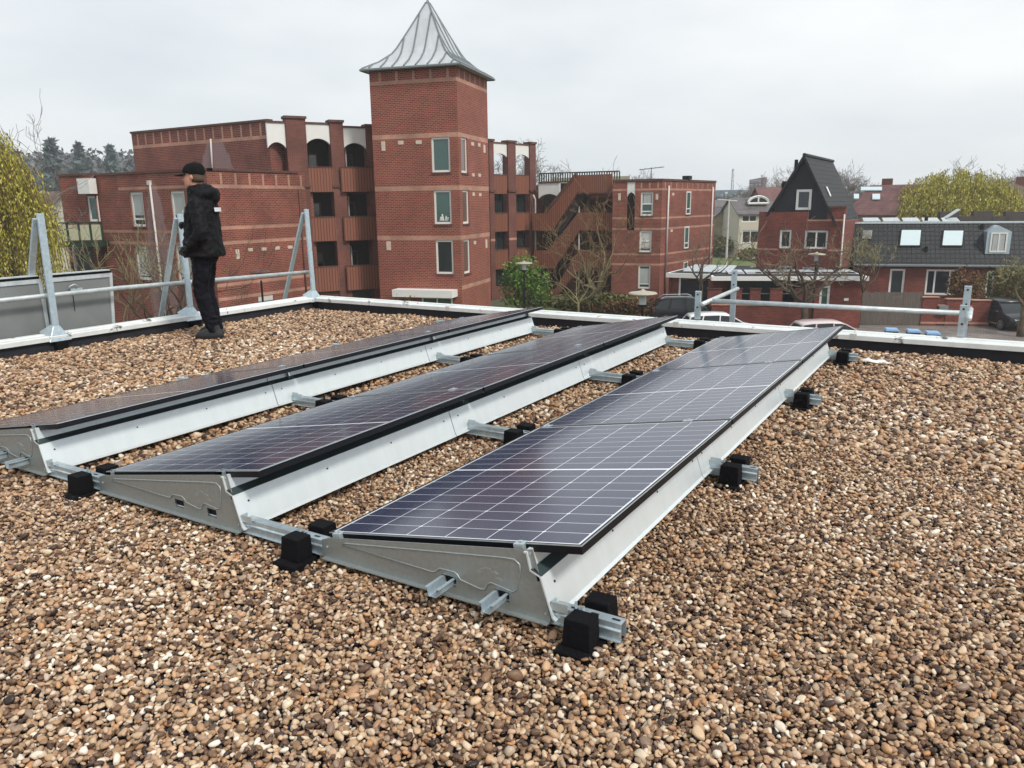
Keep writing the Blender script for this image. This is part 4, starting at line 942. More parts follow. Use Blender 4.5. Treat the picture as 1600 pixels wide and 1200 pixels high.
# pointed roof with a flared skirt and standing seams
cen=T0+tu*TL.L/2+tv*TR.L/2
apex=PD(664,3,(cen-CC).dot(hF));zap=apex.z
hx,hy=TL.L/2,TR.L/2;ov=.30
zev=ztop-.02
zk=zat(TL,690,78)
H_=zap-zev
pr_=[(1.0,ov,zev),(1.0,ov,zev+.10),(.80,.10,zev+.13*H_),(.62,.02,zev+.25*H_),(.545,.0,zev+.33*H_),(.34,0,zev+.585*H_),(.03,0,zap-.05)]
def rp(s,o,z,a,b): return cen+tu*(a*(hx*s+o))+tv*(b*(hy*s+o))+Vector((0,0,z-cen.z))
mb=MB()
for (s0,o0,z0),(s1,o1,z1) in zip(pr_[:-1],pr_[1:]):
    for (a0,b0),(a1,b1) in(((-1,-1),(1,-1)),((1,-1),(1,1)),((1,1),(-1,1)),((-1,1),(-1,-1))):
        mb.face([rp(s0,o0,z0,a0,b0),rp(s0,o0,z0,a1,b1),rp(s1,o1,z1,a1,b1),rp(s1,o1,z1,a0,b0)])
mb.face([rp(1,ov,zev,a,b) for a,b in((-1,-1),(1,-1),(1,1),(-1,1))])
rf=mb.build('roof',M['zinc'],tw)
mb=MB()
def alongprof(fr,axis,sgn):
    # seam at fraction fr of the half width; stops where it meets the hip
    pts=[]
    for s,o,z in pr_[1:]:
        ha,hb=(hx*s+o,hy*s+o);half=ha if axis=='u' else hb;dist=hb if axis=='u' else ha
        w_=fr*((hx if axis=='u' else hy)+ov)
        if abs(w_)>half:
            if pts:
                p0,h0_=pts[-1],prev;t=(h0_-abs(w_))/(h0_-half+1e-9)
                cz=pz+(z-pz)*t;cd=pd+(dist-pd)*t
                pts.append(cen+(tu*w_+tv*sgn*cd if axis=='u' else tv*w_+tu*sgn*cd)+Vector((0,0,cz-cen.z+.03)))
            break
        pts.append(cen+(tu*w_+tv*sgn*dist if axis=='u' else tv*w_+tu*sgn*dist)+Vector((0,0,z-cen.z+.03)));prev,pz,pd=half,z,dist
    return pts
for axis in 'uv':
    for sgn in(-1,1):
        for fr in np.linspace(-.84,.84,8):
            p=alongprof(fr,axis,sgn)
            if len(p)>1: mb.tube(p,.05,4,0)
        # hips
for a,b in((-1,-1),(1,-1),(1,1),(-1,1)): mb.tube([rp(s,o,z+.02,a,b) for s,o,z in pr_[1:]],.05,5)
mb.build('standing_seams',M['zincs'],rf,)
mb=MB();mb.tube([Vector((cen.x,cen.y,zap-.25)),Vector((cen.x,cen.y,zap+.12))],[.16,.05],8);mb.build('finial',M['zincs'],rf)
mb=MB();e0=cen-tv*0
for (a0,b0),(a1,b1) in(((-1,-1),(1,-1)),((1,-1),(1,1)),((1,1),(-1,1)),((-1,1),(-1,-1))):
    mb.tube([rp(1,ov+.05,zev+.03,a0,b0),rp(1,ov+.05,zev+.03,a1,b1)],.075,6)
mb.build('gutter',M['zincs'],tw)
q=so(TL.box(623,451,715,462));mb=MB();mb.wbox(TL,q[0],q[1],q[2],q[3],.0,.9);mb.build('awning_beam',M['arch'],tw)
win(tw,TL,(q[0]+.3,q[0]+(q[1]-q[0])*.6,GZ+.1,q[2]-.05),off=.06,fw=.1,mull=(.5,),trans=(.8,),pane='glassg',sill=False)
# ================================================================= rear wing right of the tower
W=Line(PD(764,300,61.5),PD(836,300,65.5))
mw=thing('apartment_building',(W.pt(3,GZ,-3).x,W.pt(3,GZ,-3).y,GZ),'brick gallery wing right of the tower, its top storey open arches against the sky','building')
zp=zat(W,800,223);pr2=[(0,uat(W,771,300)),(uat(W,793,300),uat(W,805,300)),(uat(W,827,300),W.L)]
ys=[274,303,333,361,389.5,418.5,446]
Z=[zat(W,800,y) for y in ys]
for i,(a,b) in enumerate(pr2):
    mb=MB();mb.wbox(W,a,b,GZ,zp,-.5,.1);mb.build('pier',M['brickdk'],mw)
    mb=MB();mb.wbox(W,a-.06,b+.06,zp+.003,zp+.16,-.56,.18);mb.build('coping',M['coping'],mw)
    zl=zat(W,800,300);mb=MB();mb.wbox(W,a-.05,b+.05,zl,zl+.16,-.3,.2);mb.build('ledge',M['coping'],mw)
    if i<2:
        for zb in(zat(W,800,375),): 
            mb=MB();mb.wbox(W,a-.0,b+.0,zb,zb+.18,-.2,.11);mb.build('band',M['band'],mw)
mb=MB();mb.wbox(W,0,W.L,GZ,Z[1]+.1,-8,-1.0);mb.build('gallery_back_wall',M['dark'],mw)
for a,b in((pr2[0][1],pr2[1][0]),(pr2[1][1],pr2[2][0])):
    archpanel(mw,W,a+.01,b-.01,zat(W,800,246),zp-.12,.25)
    slatrail(mw,W,a,b,Z[1],Z[0],.0,.08)
    for z0,z1 in((Z[3],Z[2]),(Z[5],Z[4])): slatrail(mw,W,a,b,z0,z1,-.02,.1,'slatted_panel')
    for z0,z1 in((Z[2],Z[1]),(Z[4],Z[3]),(Z[6],Z[5])): win(mw,W,(a+.1,b-.1,z0+.05,z1-.1),off=-.5,fw=.06,mull=(.5,),fm='darkdoor',pane='glass',sill=False)
    mb=MB();mb.wbox(W,a,b,GZ,Z[6],-1,-.05);mb.build('lower_wall',M['brickdk'],mw)
pipe(mw,[W.pt(uat(W,826,310),zat(W,826,305),.5),W.pt(uat(W,829,320),zat(W,829,312),.5),W.pt(uat(W,829,320),GZ,.5)],.07)
# ================================================================= right wing with the slatted outside stair
X_=Line(PD(836,300,64.5),PD(962,300,61.5))
rw=thing('apartment_building',(X_.pt(6,GZ,-4).x,X_.pt(6,GZ,-4).y,GZ),'three-storey brick block with a brown slatted outside stair and flat roof','building')
zr=zat(X_,900,287)
mb=MB();mb.wbox(X_,-1.2,X_.L,GZ,zr,-8,-2.2);mb.build('wall',M['brickdk'],rw)
mb=MB();mb.wbox(X_,0,X_.L,zr,zr+.12,-8,-2.1);mb.build('coping',M['coping'],rw)
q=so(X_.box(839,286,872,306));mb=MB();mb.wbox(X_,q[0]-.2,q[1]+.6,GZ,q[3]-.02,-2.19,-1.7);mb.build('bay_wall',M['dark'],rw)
archpanel(rw,X_,q[0],q[1],q[2]-.2,q[3],.35,-.5,-.3)
q=so(X_.box(872,286,906,440));mb=MB();mb.wbox(X_,q[0],q[1],GZ,q[3],-2.1,-1.2);mb.build('bay_wall',M['brickdk'],rw)
# roof balustrade
zb0,zb1=zat(X_,890,284),zat(X_,890,270)
bl=MB();n=34
for i in range(n):
    u=X_.L*i/(n-1);bl.wbox(X_,u-.04,u+.04,zb0,zb1,-.9,-.82)
bl.wbox(X_,0,X_.L,zb1,zb1+.09,-.93,-.79);bl.wbox(X_,0,X_.L,zb0,zb0+.08,-.93,-.79);bl.build('roof_railing',M['darkdoor'],rw)
bl=MB();bl.wbox(X_,0,X_.L,zb0-.1,zb1-.25,-3.5,-3.4);bl.build('roof_screen',M['cream'],rw)
def poly(L,pts,o0,o1,name,mat,par):
    P=[L.pt(*L.uz(x,y),o0) for x,y in pts];mb=MB();mb.prism(P,L.n*(o1-o0));return mb.build(name,mat,par)
poly(X_,[(836,333),(857,333),(905,274),(960,272),(960,301),(906,301),(867,360),(836,360)],.5,.38,'stair_rail',M['wood'],rw)
poly(X_,[(857,333.5),(905,274.5),(903,270),(855,330)],.56,.34,'hand_rail',M['coping'],rw)
poly(X_,[(866,362),(906,303),(918,303),(880,362)],.3,-1.1,'stair_flight',M['dark'],rw)
poly(X_,[(836,391),(858,391),(905,332),(958,332),(958,360),(907,360),(868,419),(836,419)],.2,.1,'stair_rail',M['wood'],rw)
poly(X_,[(836,452),(868,452),(905,391),(958,391),(958,419),(907,419),(872,462),(836,462)],.2,.1,'stair_rail',M['wood'],rw)
for y in(303,362,421): 
    z=zat(X_,930,y);mb=MB();mb.wbox(X_,uat(X_,905),X_.L,z-.12,z,-2.1,.1);mb.build('landing',M['coping'],rw)
    z=zat(X_,850,y+30);mb=MB();mb.wbox(X_,.0,uat(X_,868),z-.3,z-.15,-2.1,.1);mb.build('landing',M['coping'],rw)
pipe(rw,[X_.pt(uat(X_,905),zat(X_,905,302),.0),X_.pt(uat(X_,905),GZ,.0)],.06)
Y0=PD(1034,320,59.3);Y1=Line(Y0,PD(957,320,60.6));Y2=dirline(Y0,YD,1117)
Y2=Line(Y0,PD(1117,320,67.5))
zy=zat(Y1,1034,282.5);fr=zat(Y1,1034,293.5)
bz=[(zat(Y1,1034,y+3.2),zat(Y1,1034,y)) for y in(294,339,356,396,412)]
hs=[so(Y1.box(1001,300,1020.5,337)),so(Y1.box(999,360,1018,394)),so(Y1.box(997,414,1016,451))]
ac=so(Y1.box(980,284,992.5,307));ao=(ac[0],ac[1],zat(Y1,985,360),ac[3]+.0)
mb=MB();wallmesh(mb,Y1,0,Y1.L,GZ,zy,hs+[ao],[(0,Y1.L,a,b) for a,b in bz]+pil(Y1,0,ac[0]-.1,fr,zy-.1,.62,.12));mb.build('wall',[M['brick'],M['band']],rw,recalc=False)
mb=MB();mb.wbox(Y1,ao[0],ao[1],ao[2],ao[3],-.9,-.6);mb.build('bay_wall',M['dark'],rw);archpanel(rw,Y1,ac[0],ac[1],ac[2],ac[3]-.02,.3,-.3,-.03)
h2=[so(Y2.box(1072,299,1079,335)),so(Y2.box(1069,354,1076,388)),so(Y2.box(1067.5,409,1074,440))]
mb=MB();wallmesh(mb,Y2,0,Y2.L,GZ,zy,h2,[(0,Y2.L,a,b) for a,b in bz]+pil(Y2,0,Y2.L,fr,zy-.1,1.0,.12));mb.build('wall',[M['brick'],M['band']],rw,recalc=False)
mb=MB();mb.prism([Y1.pt(.05,GZ,-.2),Y1.pt(Y1.L,GZ,-.95),Y1.pt(Y1.L,GZ,-8),Y2.pt(Y2.L,GZ,-8.5),Y2.pt(Y2.L,GZ,-.02)],(0,0,zy-.1-GZ));mb.build('roof_body',M['dark'],rw)
coping(rw,Y1,-.06,Y1.L,zy,h=.16);coping(rw,Y2,.0,Y2.L,zy,h=.16)
for h,tt,inn in zip(hs,((.18,.5),(.5,),(.2,)),(('curtain',(.1,.9),(.5,1)),('blind',(0,1),(.1,1)),('curtain',(0,1),(.2,.9)))): win(rw,Y1,h,fw=.12,trans=tt,pane='glassg',inner=inn)
for h in h2: win(rw,Y2,h,off=.03,fw=.10,trans=(.25,),pane='glassg')
pipe(rw,[Y2.pt(uat(Y2,1043,300),zat(Y2,1043,290),.1),Y2.pt(uat(Y2,1041,340),zat(Y2,1040,412),.1)],.07)
pipe(rw,[Y2.pt(uat(Y2,1041,340),zat(Y2,1040,412),.1),Y2.pt(uat(Y2,1041,340),GZ,.1)],.07,'coping')
pipe(rw,[Y2.pt(uat(Y2,1112,300),zat(Y2,1112,292),.1),Y2.pt(uat(Y2,1111,340),GZ,.1)],.07)
vent(rw,Y1,so(Y1.box(1024.5,303,1028.5,312)));vent(rw,Y1,so(Y1.box(966,302,970,313)))
for x,y in((1051.5,303.5),(1049,360.5)): vent(rw,Y2,so(Y2.box(x-1.6,y-2,x+1.6,y+2)))
mb=MB();u=uat(Y2,1076,280);mb.wbox(Y2,u-.3,u+.3,zy+.17,zy+.45,-.4,.15);mb.build('roof_vent',M['black'],rw)
mb=MB();p=Y1.pt(1.2,zy+.16,-2)
mb.tube([p,p+Vector((0,0,.9))],.03,5);mb.tube([p+Vector((-1,0,.75)),p+Vector((1,0,.9))],.03,5)
for k in range(5): mb.tube([p+Vector((-.8+.4*k,-.3,.78+.03*k)),p+Vector((-.8+.4*k,.3,.78+.03*k))],.02,4)
mb.build('antenna',M['zincs'],rw)
# ================================================================= ground
M['grass']=plain('grass',rgb((98,112,58)),.9,var=.3,scale=.6,bump=.2,col2=rgb((72,86,44)))
M['soil']=plain('ground_soil',rgb((88,84,66)),.95,var=.3,scale=.15,col2=rgb((70,76,50)))
M['paving']=brick('grey_paving',rgb((128,118,112)),rgb((112,104,100)),rgb((92,86,82)),bw=.3,bh=.3)
def sheet(name,pts,z,mat,lab=None):
    mb=MB();mb.face([(p[0],p[1],z) for p in pts]);o=mb.build(name,mat,None,recalc=False);o['kind']='structure'
    if o.data.polygons[0].normal.z<0: o.data.flip_normals()
    return o
sheet('ground',[(-900,-500),(900,-500),(900,1300),(-900,1300)],GZ,M['soil'])
g=lambda px,py:PZ(px,py)
sheet('pavement',[g(1020,478),g(1120,455),g(1700,462),PZ(1900,560),PZ(1300,560),PZ(960,540),PZ(960,500)],GZ+.008,M['paving'])
sheet('lawn',[g(1085,420),g(1240,424),g(1200,391),g(1100,391)],GZ+.008,M['grass'])
sheet('lawn',[g(770,480),g(985,468),g(1000,500),g(960,540),g(700,560),g(600,500)],GZ+.012,M['grass'])
sheet('footpath',[g(1080,392),g(1240,391),g(1240,387),g(1080,387)],GZ+.012,M['paving'])
# ================================================================= vegetation
def bark(name,c,c2=None): return plain(name,rgb(c),.9,var=.35,scale=4,bump=.4,col2=rgb(c2) if c2 else None)
M['bark']=bark('bark',(74,62,50),(112,100,78));M['barkd']=bark('bark_dark',(58,48,42),(84,72,60));M['barkl']=bark('bark_lichen',(96,88,64),(128,118,88))
M['twig']=bark('twigs',(96,82,66),(124,108,84));M['twigo']=bark('twigs_ochre',(128,104,68),(98,76,52));M['twigg']=bark('twigs_lichen',(142,138,100),(112,104,78))
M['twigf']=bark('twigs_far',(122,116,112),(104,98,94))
def leafmat(name,a,b_,c):
    m,nt,b=newmat(name);b.inputs['Roughness'].default_value=.6;b.inputs['Specular IOR Level'].default_value=.25
    gi=N(nt,'ShaderNodeNewGeometry');r=N(nt,'ShaderNodeValToRGB');e=r.color_ramp.elements;e[0].color=c4(rgb(a));e[1].color=c4(rgb(c));x=e.new(.5);x.color=c4(rgb(b_))
    nt.links.new(gi.outputs['Random Per Island'],r.inputs[0]);nt.links.new(r.outputs[0],b.inputs['Base Color'])
    b.inputs['Subsurface Weight'].default_value=0
    return m
M['willow']=leafmat('willow_leaves',(126,124,44),(168,162,66),(204,196,104))
M['willow2']=leafmat('willow_leaves_pale',(136,130,70),(164,154,88),(184,178,118))
M['leafg']=leafmat('shrub_leaves',(62,92,36),(92,126,48),(126,158,72))
M['leafb']=leafmat('brown_hedge_leaves',(84,58,40),(112,78,50),(96,86,48))
M['leafo']=leafmat('olive_leaves',(70,76,40),(98,98,56),(126,122,78))
M['conif_hazed']=leafmat('conifer_needles_hazed',(76,92,94),(88,104,104),(100,114,114))  # needle colours lightened and greyed to paint in distance haze
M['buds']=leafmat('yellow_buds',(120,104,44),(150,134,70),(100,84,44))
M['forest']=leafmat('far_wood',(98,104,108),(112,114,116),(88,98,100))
def leaves(mb,pts,rnd,size,mi=0,asp=1.6,hang=None):
    for p in pts:
        s=size*rnd.uniform(.6,1.4)
        d=Vector((rnd.gauss(0,1),rnd.gauss(0,1),rnd.gauss(0,1)));
        if hang: d=Vector((rnd.gauss(0,.35),rnd.gauss(0,.35),-1))
        d.normalize();n=d.cross(Vector((rnd.gauss(0,1),rnd.gauss(0,1),rnd.gauss(0,1)))).normalized()
        a=d*s*asp*.5;b=n*s*.5;p=Vector(p);c=len(mb.v)
        mb.v+=[tuple(p-a),tuple(p+b),tuple(p+a),tuple(p-b)];mb.f.append((c,c+1,c+2,c+3));mb.m.append(mi)
def grow(rnd,p,d,L,r,lev,maxlev,segs,out,spread=.6,up=.25,kids=(2,4),ratio=.68,wob=.22,term=None):
    """one branch as a list of points, then its children"""
    pts=[p.copy()];rs=[r];q=p.copy();dd=d.normalized();n=segs
    r1=r*.45 if lev<maxlev else r*.3
    for i in range(n):
        dd=(dd+Vector((rnd.gauss(0,wob),rnd.gauss(0,wob),rnd.gauss(0,wob)+up*.25))).normalized()
        q=q+dd*(L/n);pts.append(q.copy());rs.append(r+(r1-r)*(i+1)/n)
    out.append((lev,pts,rs))
    if lev<maxlev:
        k=rnd.randint(*kids)+(1 if lev<2 else 0)
        for j in range(k):
            t=rnd.uniform(.35,1) if j else 1.0
            i=min(n-1,int(t*n));bp=pts[i].lerp(pts[i+1],t*n-i) if i<n else pts[-1]
            ax=Vector((rnd.gauss(0,1),rnd.gauss(0,1),rnd.gauss(0,.6))).normalized()
            nd=(dd*(1-spread*.5)+ax*spread+Vector((0,0,up))).normalized()
            grow(rnd,bp,nd,L*ratio*rnd.uniform(.7,1.2),rs[min(n,i+1)]*.72,lev+1,maxlev,max(2,segs-1),out,spread,up,kids,ratio,wob)
    elif term is not None: term.append((pts[-1].copy(),dd))
def bare_tree(loc,H,seed,label,cat='tree',trunk=.3,r=.16,maxlev=5,spread=.62,up=.22,mats=('bark','twig'),lean=(0,0),kids=(2,3),ratio=.7,buds=None,group=None,sides=5,rmin=.006,nl=1,bsize=.06,firstfan=4,wob=.22):
    rnd=random.Random(seed);loc=Vector(loc)
    root=thing('bare_tree',loc,label,cat,group)
    out=[];top=loc+Vector((lean[0],lean[1],H*trunk))
    tp=[loc+(top-loc)*t+Vector((rnd.gauss(0,.04),rnd.gauss(0,.04),0))*(H/8) for t in(0,.33,.66,1)];tp[0]=loc
    mb=MB();mb.tube(tp,[r*1.15,r,r*.93,r*.85],9);mb.build('trunk',M[mats[0]],root,smooth=True)
    for j in range(firstfan):
        a=2*math.pi*(j+rnd.uniform(-.3,.3))/firstfan
        d=Vector((math.cos(a)*spread*1.15,math.sin(a)*spread*1.15,.95))
        b=tp[-1] if j%2==0 else tp[2].lerp(tp[3],.6)
        grow(rnd,b,d,H*(1-trunk)*.42*rnd.uniform(.85,1.15),r*.62,1,maxlev,5,out,spread,up,kids,ratio,wob)
    m1=MB();m2=MB();bp=[]
    for lev,pts,rs in out:
        rs=[max(x,rmin) for x in rs]
        (m1 if lev<=2 else m2).tube(pts,rs,6 if lev<=1 else (4 if lev<=3 else 3),cap=False)
        if lev>=maxlev and buds:
            for _ in range(nl): i=rnd.randrange(len(pts));bp.append(pts[i]+Vector((rnd.gauss(0,.05),rnd.gauss(0,.05),rnd.gauss(0,.05))))
    m1.build('branches',M[mats[0]],root,smooth=True,uvs=False,recalc=False)
    cr_=m2.build('crown',M[mats[1]],root,uvs=False,recalc=False)
    if buds:
        mb=MB();leaves(mb,bp,rnd,bsize);mb.build('buds',M[buds],cr_,uvs=False,recalc=False)
    return root
def willow(loc,H,R,seed,label,strands=700,leafn=16,mat='willow',size=.16,name='willow_tree'):
    rnd=random.Random(seed);loc=Vector(loc);root=thing(name,loc,label,'tree')
    out=[];mb=MB();mb.tube([loc,loc+Vector((.1,0,H*.2)),loc+Vector((0,.1,H*.38))],[H*.045,H*.038,H*.032],9);mb.build('trunk',M['bark'],root,smooth=True)
    for j in range(7):
        a=2*math.pi*j/7+rnd.uniform(-.3,.3);grow(rnd,loc+Vector((0,.1,H*.36)),Vector((math.cos(a)*.7,math.sin(a)*.7,.9)),H*.33,H*.018,1,3,5,out,.6,.2,(2,3),.7)
    m1=MB()
    for lev,pts,rs in out: m1.tube(pts,rs,5 if lev<3 else 4,cap=False)
    m1.build('branches',M['bark'],root,smooth=True,uvs=False,recalc=False)
    st=MB();lf=[]
    lumps=[(rnd.uniform(0,6.28),rnd.uniform(.2,1.0),rnd.uniform(.75,1.12)) for _ in range(22)]
    for i in range(strands):
        a=rnd.uniform(0,2*math.pi);t=math.sqrt(rnd.uniform(0.01,1))
        # lumpy dome
        k=1+.10*math.sin(a*3+seed)+.08*math.sin(a*7+seed*2)+rnd.gauss(0,.05)
        rr_=R*t*k;zt=H*(.50+.50*math.sqrt(max(0,1-(t*.93)**2)))*(1+.05*math.sin(a*5+t*6)+rnd.gauss(0,.03))
        x=loc.x+rr_*math.cos(a);y=loc.y+rr_*math.sin(a);z=loc.z+zt
        Ls=H*rnd.uniform(.16,.50)*(.6+.5*t);zb=max(loc.z+.4,z-Ls);p=Vector((x,y,z));ox,oy=math.cos(a)*rnd.uniform(.1,.5),math.sin(a)*rnd.uniform(.1,.5)
        pts=[p,p+Vector((ox*.7,oy*.7,-(z-zb)*.25)),p+Vector((ox,oy,-(z-zb)*.6)),p+Vector((ox*1.05,oy*1.05,-(z-zb)))]
        st.tube(pts,[.012,.010,.008,.005],3,cap=False)
        for _ in range(leafn):
            u=rnd.uniform(0,2.99);q=int(u);lf.append(pts[q].lerp(pts[q+1],u-q)+Vector((rnd.gauss(0,.09),rnd.gauss(0,.09),rnd.gauss(0,.06))))
    cr_=st.build('hanging_twigs',M['twigo'],root,uvs=False,recalc=False)
    mb=MB();leaves(mb,lf,rnd,size,0,2.6,True);mb.build('crown',M[mat],root,uvs=False,recalc=False);return root
def shrub(loc,w_,h,seed,label,mat='leafg',n=2600,size=.11,name='shrub',stems=True,dep=None,cat='shrub'):
    rnd=random.Random(seed);loc=Vector(loc);root=thing(name,loc,label,cat);dep=dep or w_
    blobs=[(rnd.uniform(-.34,.34)*w_,rnd.uniform(-.34,.34)*dep,h*rnd.uniform(.35,.72),rnd.uniform(.20,.34)) for _ in range(9)]
    pts=[]
    for i in range(n):
        b=rnd.choice(blobs);v=Vector((rnd.gauss(0,1),rnd.gauss(0,1),rnd.gauss(0,1))).normalized()*rnd.uniform(.55,1.05)
        p=Vector((b[0]+v.x*w_*b[3],b[1]+v.y*dep*b[3],max(.05,b[2]+v.z*h*b[3]*1.1)));pts.append(loc+p)
    if stems:
        mb=MB()
        for j in range(26):
            q=loc+Vector((rnd.gauss(0,.12)*w_*.5,rnd.gauss(0,.12)*dep*.5,0));e=rnd.choice(pts);mb.tube([q,q.lerp(e,.5)+Vector((rnd.gauss(0,.1),rnd.gauss(0,.1),.1)),e],[.025,.016,.007],4,cap=False)
        mb.build('stems',M['twig'],root,uvs=False,recalc=False)
    mb=MB();leaves(mb,pts,rnd,size);mb.build('foliage',M[mat],root,uvs=False,recalc=False);return root
def gz(px,D): p=PD(px,320,D);return Vector((p.x,p.y,GZ))
def ht(px,py,D): return PD(px,py,D).z-GZ
# left willow: a near one and a paler one behind it
willow(gz(-84,30),ht(-20,196,30),3.2,11,'large yellow-green weeping willow at the left picture edge',1000,48,size=.05)
willow(gz(8,38),ht(50,258,38),1.1,12,'paler weeping willow between the large willow and the brick wing',260,50,'willow2',.055)
bare_tree(gz(-5,42),ht(10,178,42),5,'bare grey tree top rising behind the large willow at the left edge',mats=('twigf','twigf'),maxlev=6,r=.2,rmin=.010,kids=(2,3))
willow(gz(1492,78),ht(1500,272,78),5.6,21,'broad yellow weeping willow behind the dark-tiled row house',720,40,size=.085)
willow(gz(1420,84),ht(1420,300,84),3.2,22,'low outer part of a yellow willow left of the broad one',300,36,size=.085)
# bare trees in front of the apartments
bare_tree(gz(256,33.0),ht(240,318,33),31,'bare dark tree in front of the streaked brick wall, left of the man',mats=('barkd','barkd'),trunk=.24,r=.17,maxlev=5,spread=.62,ratio=.66,buds='buds',bsize=.05,firstfan=5)
bare_tree(gz(165,36.0),ht(170,350,36),32,'slender lichen-covered bare tree by the green framed balcony',mats=('barkl','twigg'),trunk=.25,r=.07,maxlev=5,spread=.5,rmin=.012)
bare_tree(gz(935,52),ht(930,300,52),33,'wide bare tree with ochre twigs in front of the slatted stair',mats=('barkl','twigo'),trunk=.20,r=.19,maxlev=6,spread=.70,up=.18,kids=(2,2),ratio=.74,buds='buds',nl=1,bsize=.045,rmin=.012,firstfan=6)
bare_tree(gz(905,50),ht(905,352,50),38,'smaller ochre bare tree leaning beside the wide one',mats=('barkl','twigo'),trunk=.2,r=.09,maxlev=5,spread=.7,rmin=.010,kids=(2,2),firstfan=5)
bare_tree(gz(1100,44.5),ht(1103,336,44.5),34,'thin bare tree growing beside the black car',mats=('barkd','twig'),trunk=.42,r=.12,maxlev=5,spread=.55,ratio=.62,rmin=.009,firstfan=4)
bare_tree(gz(1270,44),ht(1255,318,44),35,'stout bare tree with wide spreading limbs before the black-gabled house',mats=('barkd','twig'),trunk=.22,r=.22,maxlev=5,spread=.78,up=.14,ratio=.70,rmin=.013,firstfan=5,wob=.26)
bare_tree(gz(1362,47),ht(1362,352,47),36,'bare tree tangled with pale lichen before the wooden fence',mats=('barkd','twigg'),trunk=.35,r=.12,maxlev=6,spread=.6,ratio=.62,rmin=.013)
bare_tree(gz(1622,42),ht(1600,368,42),37,'bare tree reaching in from the right picture edge',mats=('bark','twigg'),trunk=.3,r=.17,maxlev=6,spread=.72,ratio=.68,rmin=.012)
# far bare trees
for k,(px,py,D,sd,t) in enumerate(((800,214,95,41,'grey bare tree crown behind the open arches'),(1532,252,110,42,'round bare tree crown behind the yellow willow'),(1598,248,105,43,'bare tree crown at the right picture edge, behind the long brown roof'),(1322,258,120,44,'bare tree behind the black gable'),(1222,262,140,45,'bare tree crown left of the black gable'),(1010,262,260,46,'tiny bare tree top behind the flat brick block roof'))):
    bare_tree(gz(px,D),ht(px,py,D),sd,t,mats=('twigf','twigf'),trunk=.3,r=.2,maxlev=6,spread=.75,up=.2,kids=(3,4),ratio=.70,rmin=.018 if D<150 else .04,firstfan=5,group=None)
# shrubs and hedges
shrub(gz(812,54),3.4,3.9,51,'bright green shrub by the path lamp, right of the tower','leafg',4200,.12)
shrub(gz(895,54),9,1.6,52,'low green undergrowth below the slatted stair','leafo',3600,.16,dep=3)
shrub(gz(965,51),11,1.5,53,'clipped brown beech hedge along the green',mat='leafb',n=4200,size=.13,name='hedge',dep=1.4,cat='hedge')
shrub(gz(615,36),3.2,3.4,54,'brown twiggy shrub against the foot of the tower, left of the awning','buds',900,.08)
shrub(gz(745,38),3.4,2.0,55,'pale brown shrub right of the tower awning','buds',900,.08)
shrub(gz(1522,48.5),1.9,3.6,56,'brown climbing plant covering the wall right of the blinded window','leafb',2200,.10)
shrub(gz(1588,50),4.2,3.6,57,'olive green shrub behind the dark car at the right','leafo',3600,.11)
shrub(gz(1122,109),6,3.0,58,'dark shrub beyond the lawn beside the brick block','leafo',1600,.25)
shrub(gz(1185,100),4,1.6,59,'grey-green shrub in front of the house with the arched dormer','leafo',1400,.25)
shrub(gz(560,38),2.6,2.6,60,'low pale shrub below the tower-side balconies','buds',700,.08)
# conifer wood on the left horizon
def conifer(loc,H,R,seed,label,name='conifer_tree'):
    rnd=random.Random(seed);loc=Vector(loc);root=thing(name,loc,label,'tree',None)
    mb=MB();mb.tube([loc,loc+Vector((0,0,H))],[R*.08,.05],6);mb.build('trunk',M['barkd'],root)
    pts=[]
    for i in range(900):
        t=rnd.uniform(.18,1);r_=R*(1-t)**.8*rnd.uniform(.2,1)*(1+.25*math.sin(t*40));a=rnd.uniform(0,6.28);pts.append(loc+Vector((r_*math.cos(a),r_*math.sin(a),H*t-r_*.25)))
    mb=MB();leaves(mb,pts,rnd,R*.24,0,2.2);mb.build('crown',M['conif_hazed'],root,uvs=False,recalc=False)
for k,(px,py,D,R,t) in enumerate(((92,222,170,5.5,'dark green pine standing left in the far wood'),(134,226,190,4.2,'pointed spruce in the middle of the far wood'),(182,229,190,4.5,'spruce at the right of the far wood'))):
    conifer(gz(px,D),ht(px,py,D),R,70+k,t)
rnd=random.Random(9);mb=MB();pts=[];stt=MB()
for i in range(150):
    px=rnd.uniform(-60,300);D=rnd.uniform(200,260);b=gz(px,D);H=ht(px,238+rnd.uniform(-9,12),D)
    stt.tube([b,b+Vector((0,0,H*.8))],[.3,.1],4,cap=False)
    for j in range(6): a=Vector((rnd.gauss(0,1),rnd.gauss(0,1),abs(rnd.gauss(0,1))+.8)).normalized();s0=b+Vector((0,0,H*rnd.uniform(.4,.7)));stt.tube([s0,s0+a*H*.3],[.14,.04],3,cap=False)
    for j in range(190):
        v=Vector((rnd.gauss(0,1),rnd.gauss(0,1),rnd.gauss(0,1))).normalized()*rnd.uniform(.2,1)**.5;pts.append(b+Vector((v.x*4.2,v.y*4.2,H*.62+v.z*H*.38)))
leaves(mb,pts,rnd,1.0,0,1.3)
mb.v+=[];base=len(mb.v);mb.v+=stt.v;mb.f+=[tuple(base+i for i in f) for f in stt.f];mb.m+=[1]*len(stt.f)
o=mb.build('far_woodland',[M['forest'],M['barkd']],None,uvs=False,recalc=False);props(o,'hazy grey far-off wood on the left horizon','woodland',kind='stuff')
# ================================================================= houses on the right
def anchor(L,u,o=-2): p=L.pt(u,0,o);return (p.x,p.y,GZ)
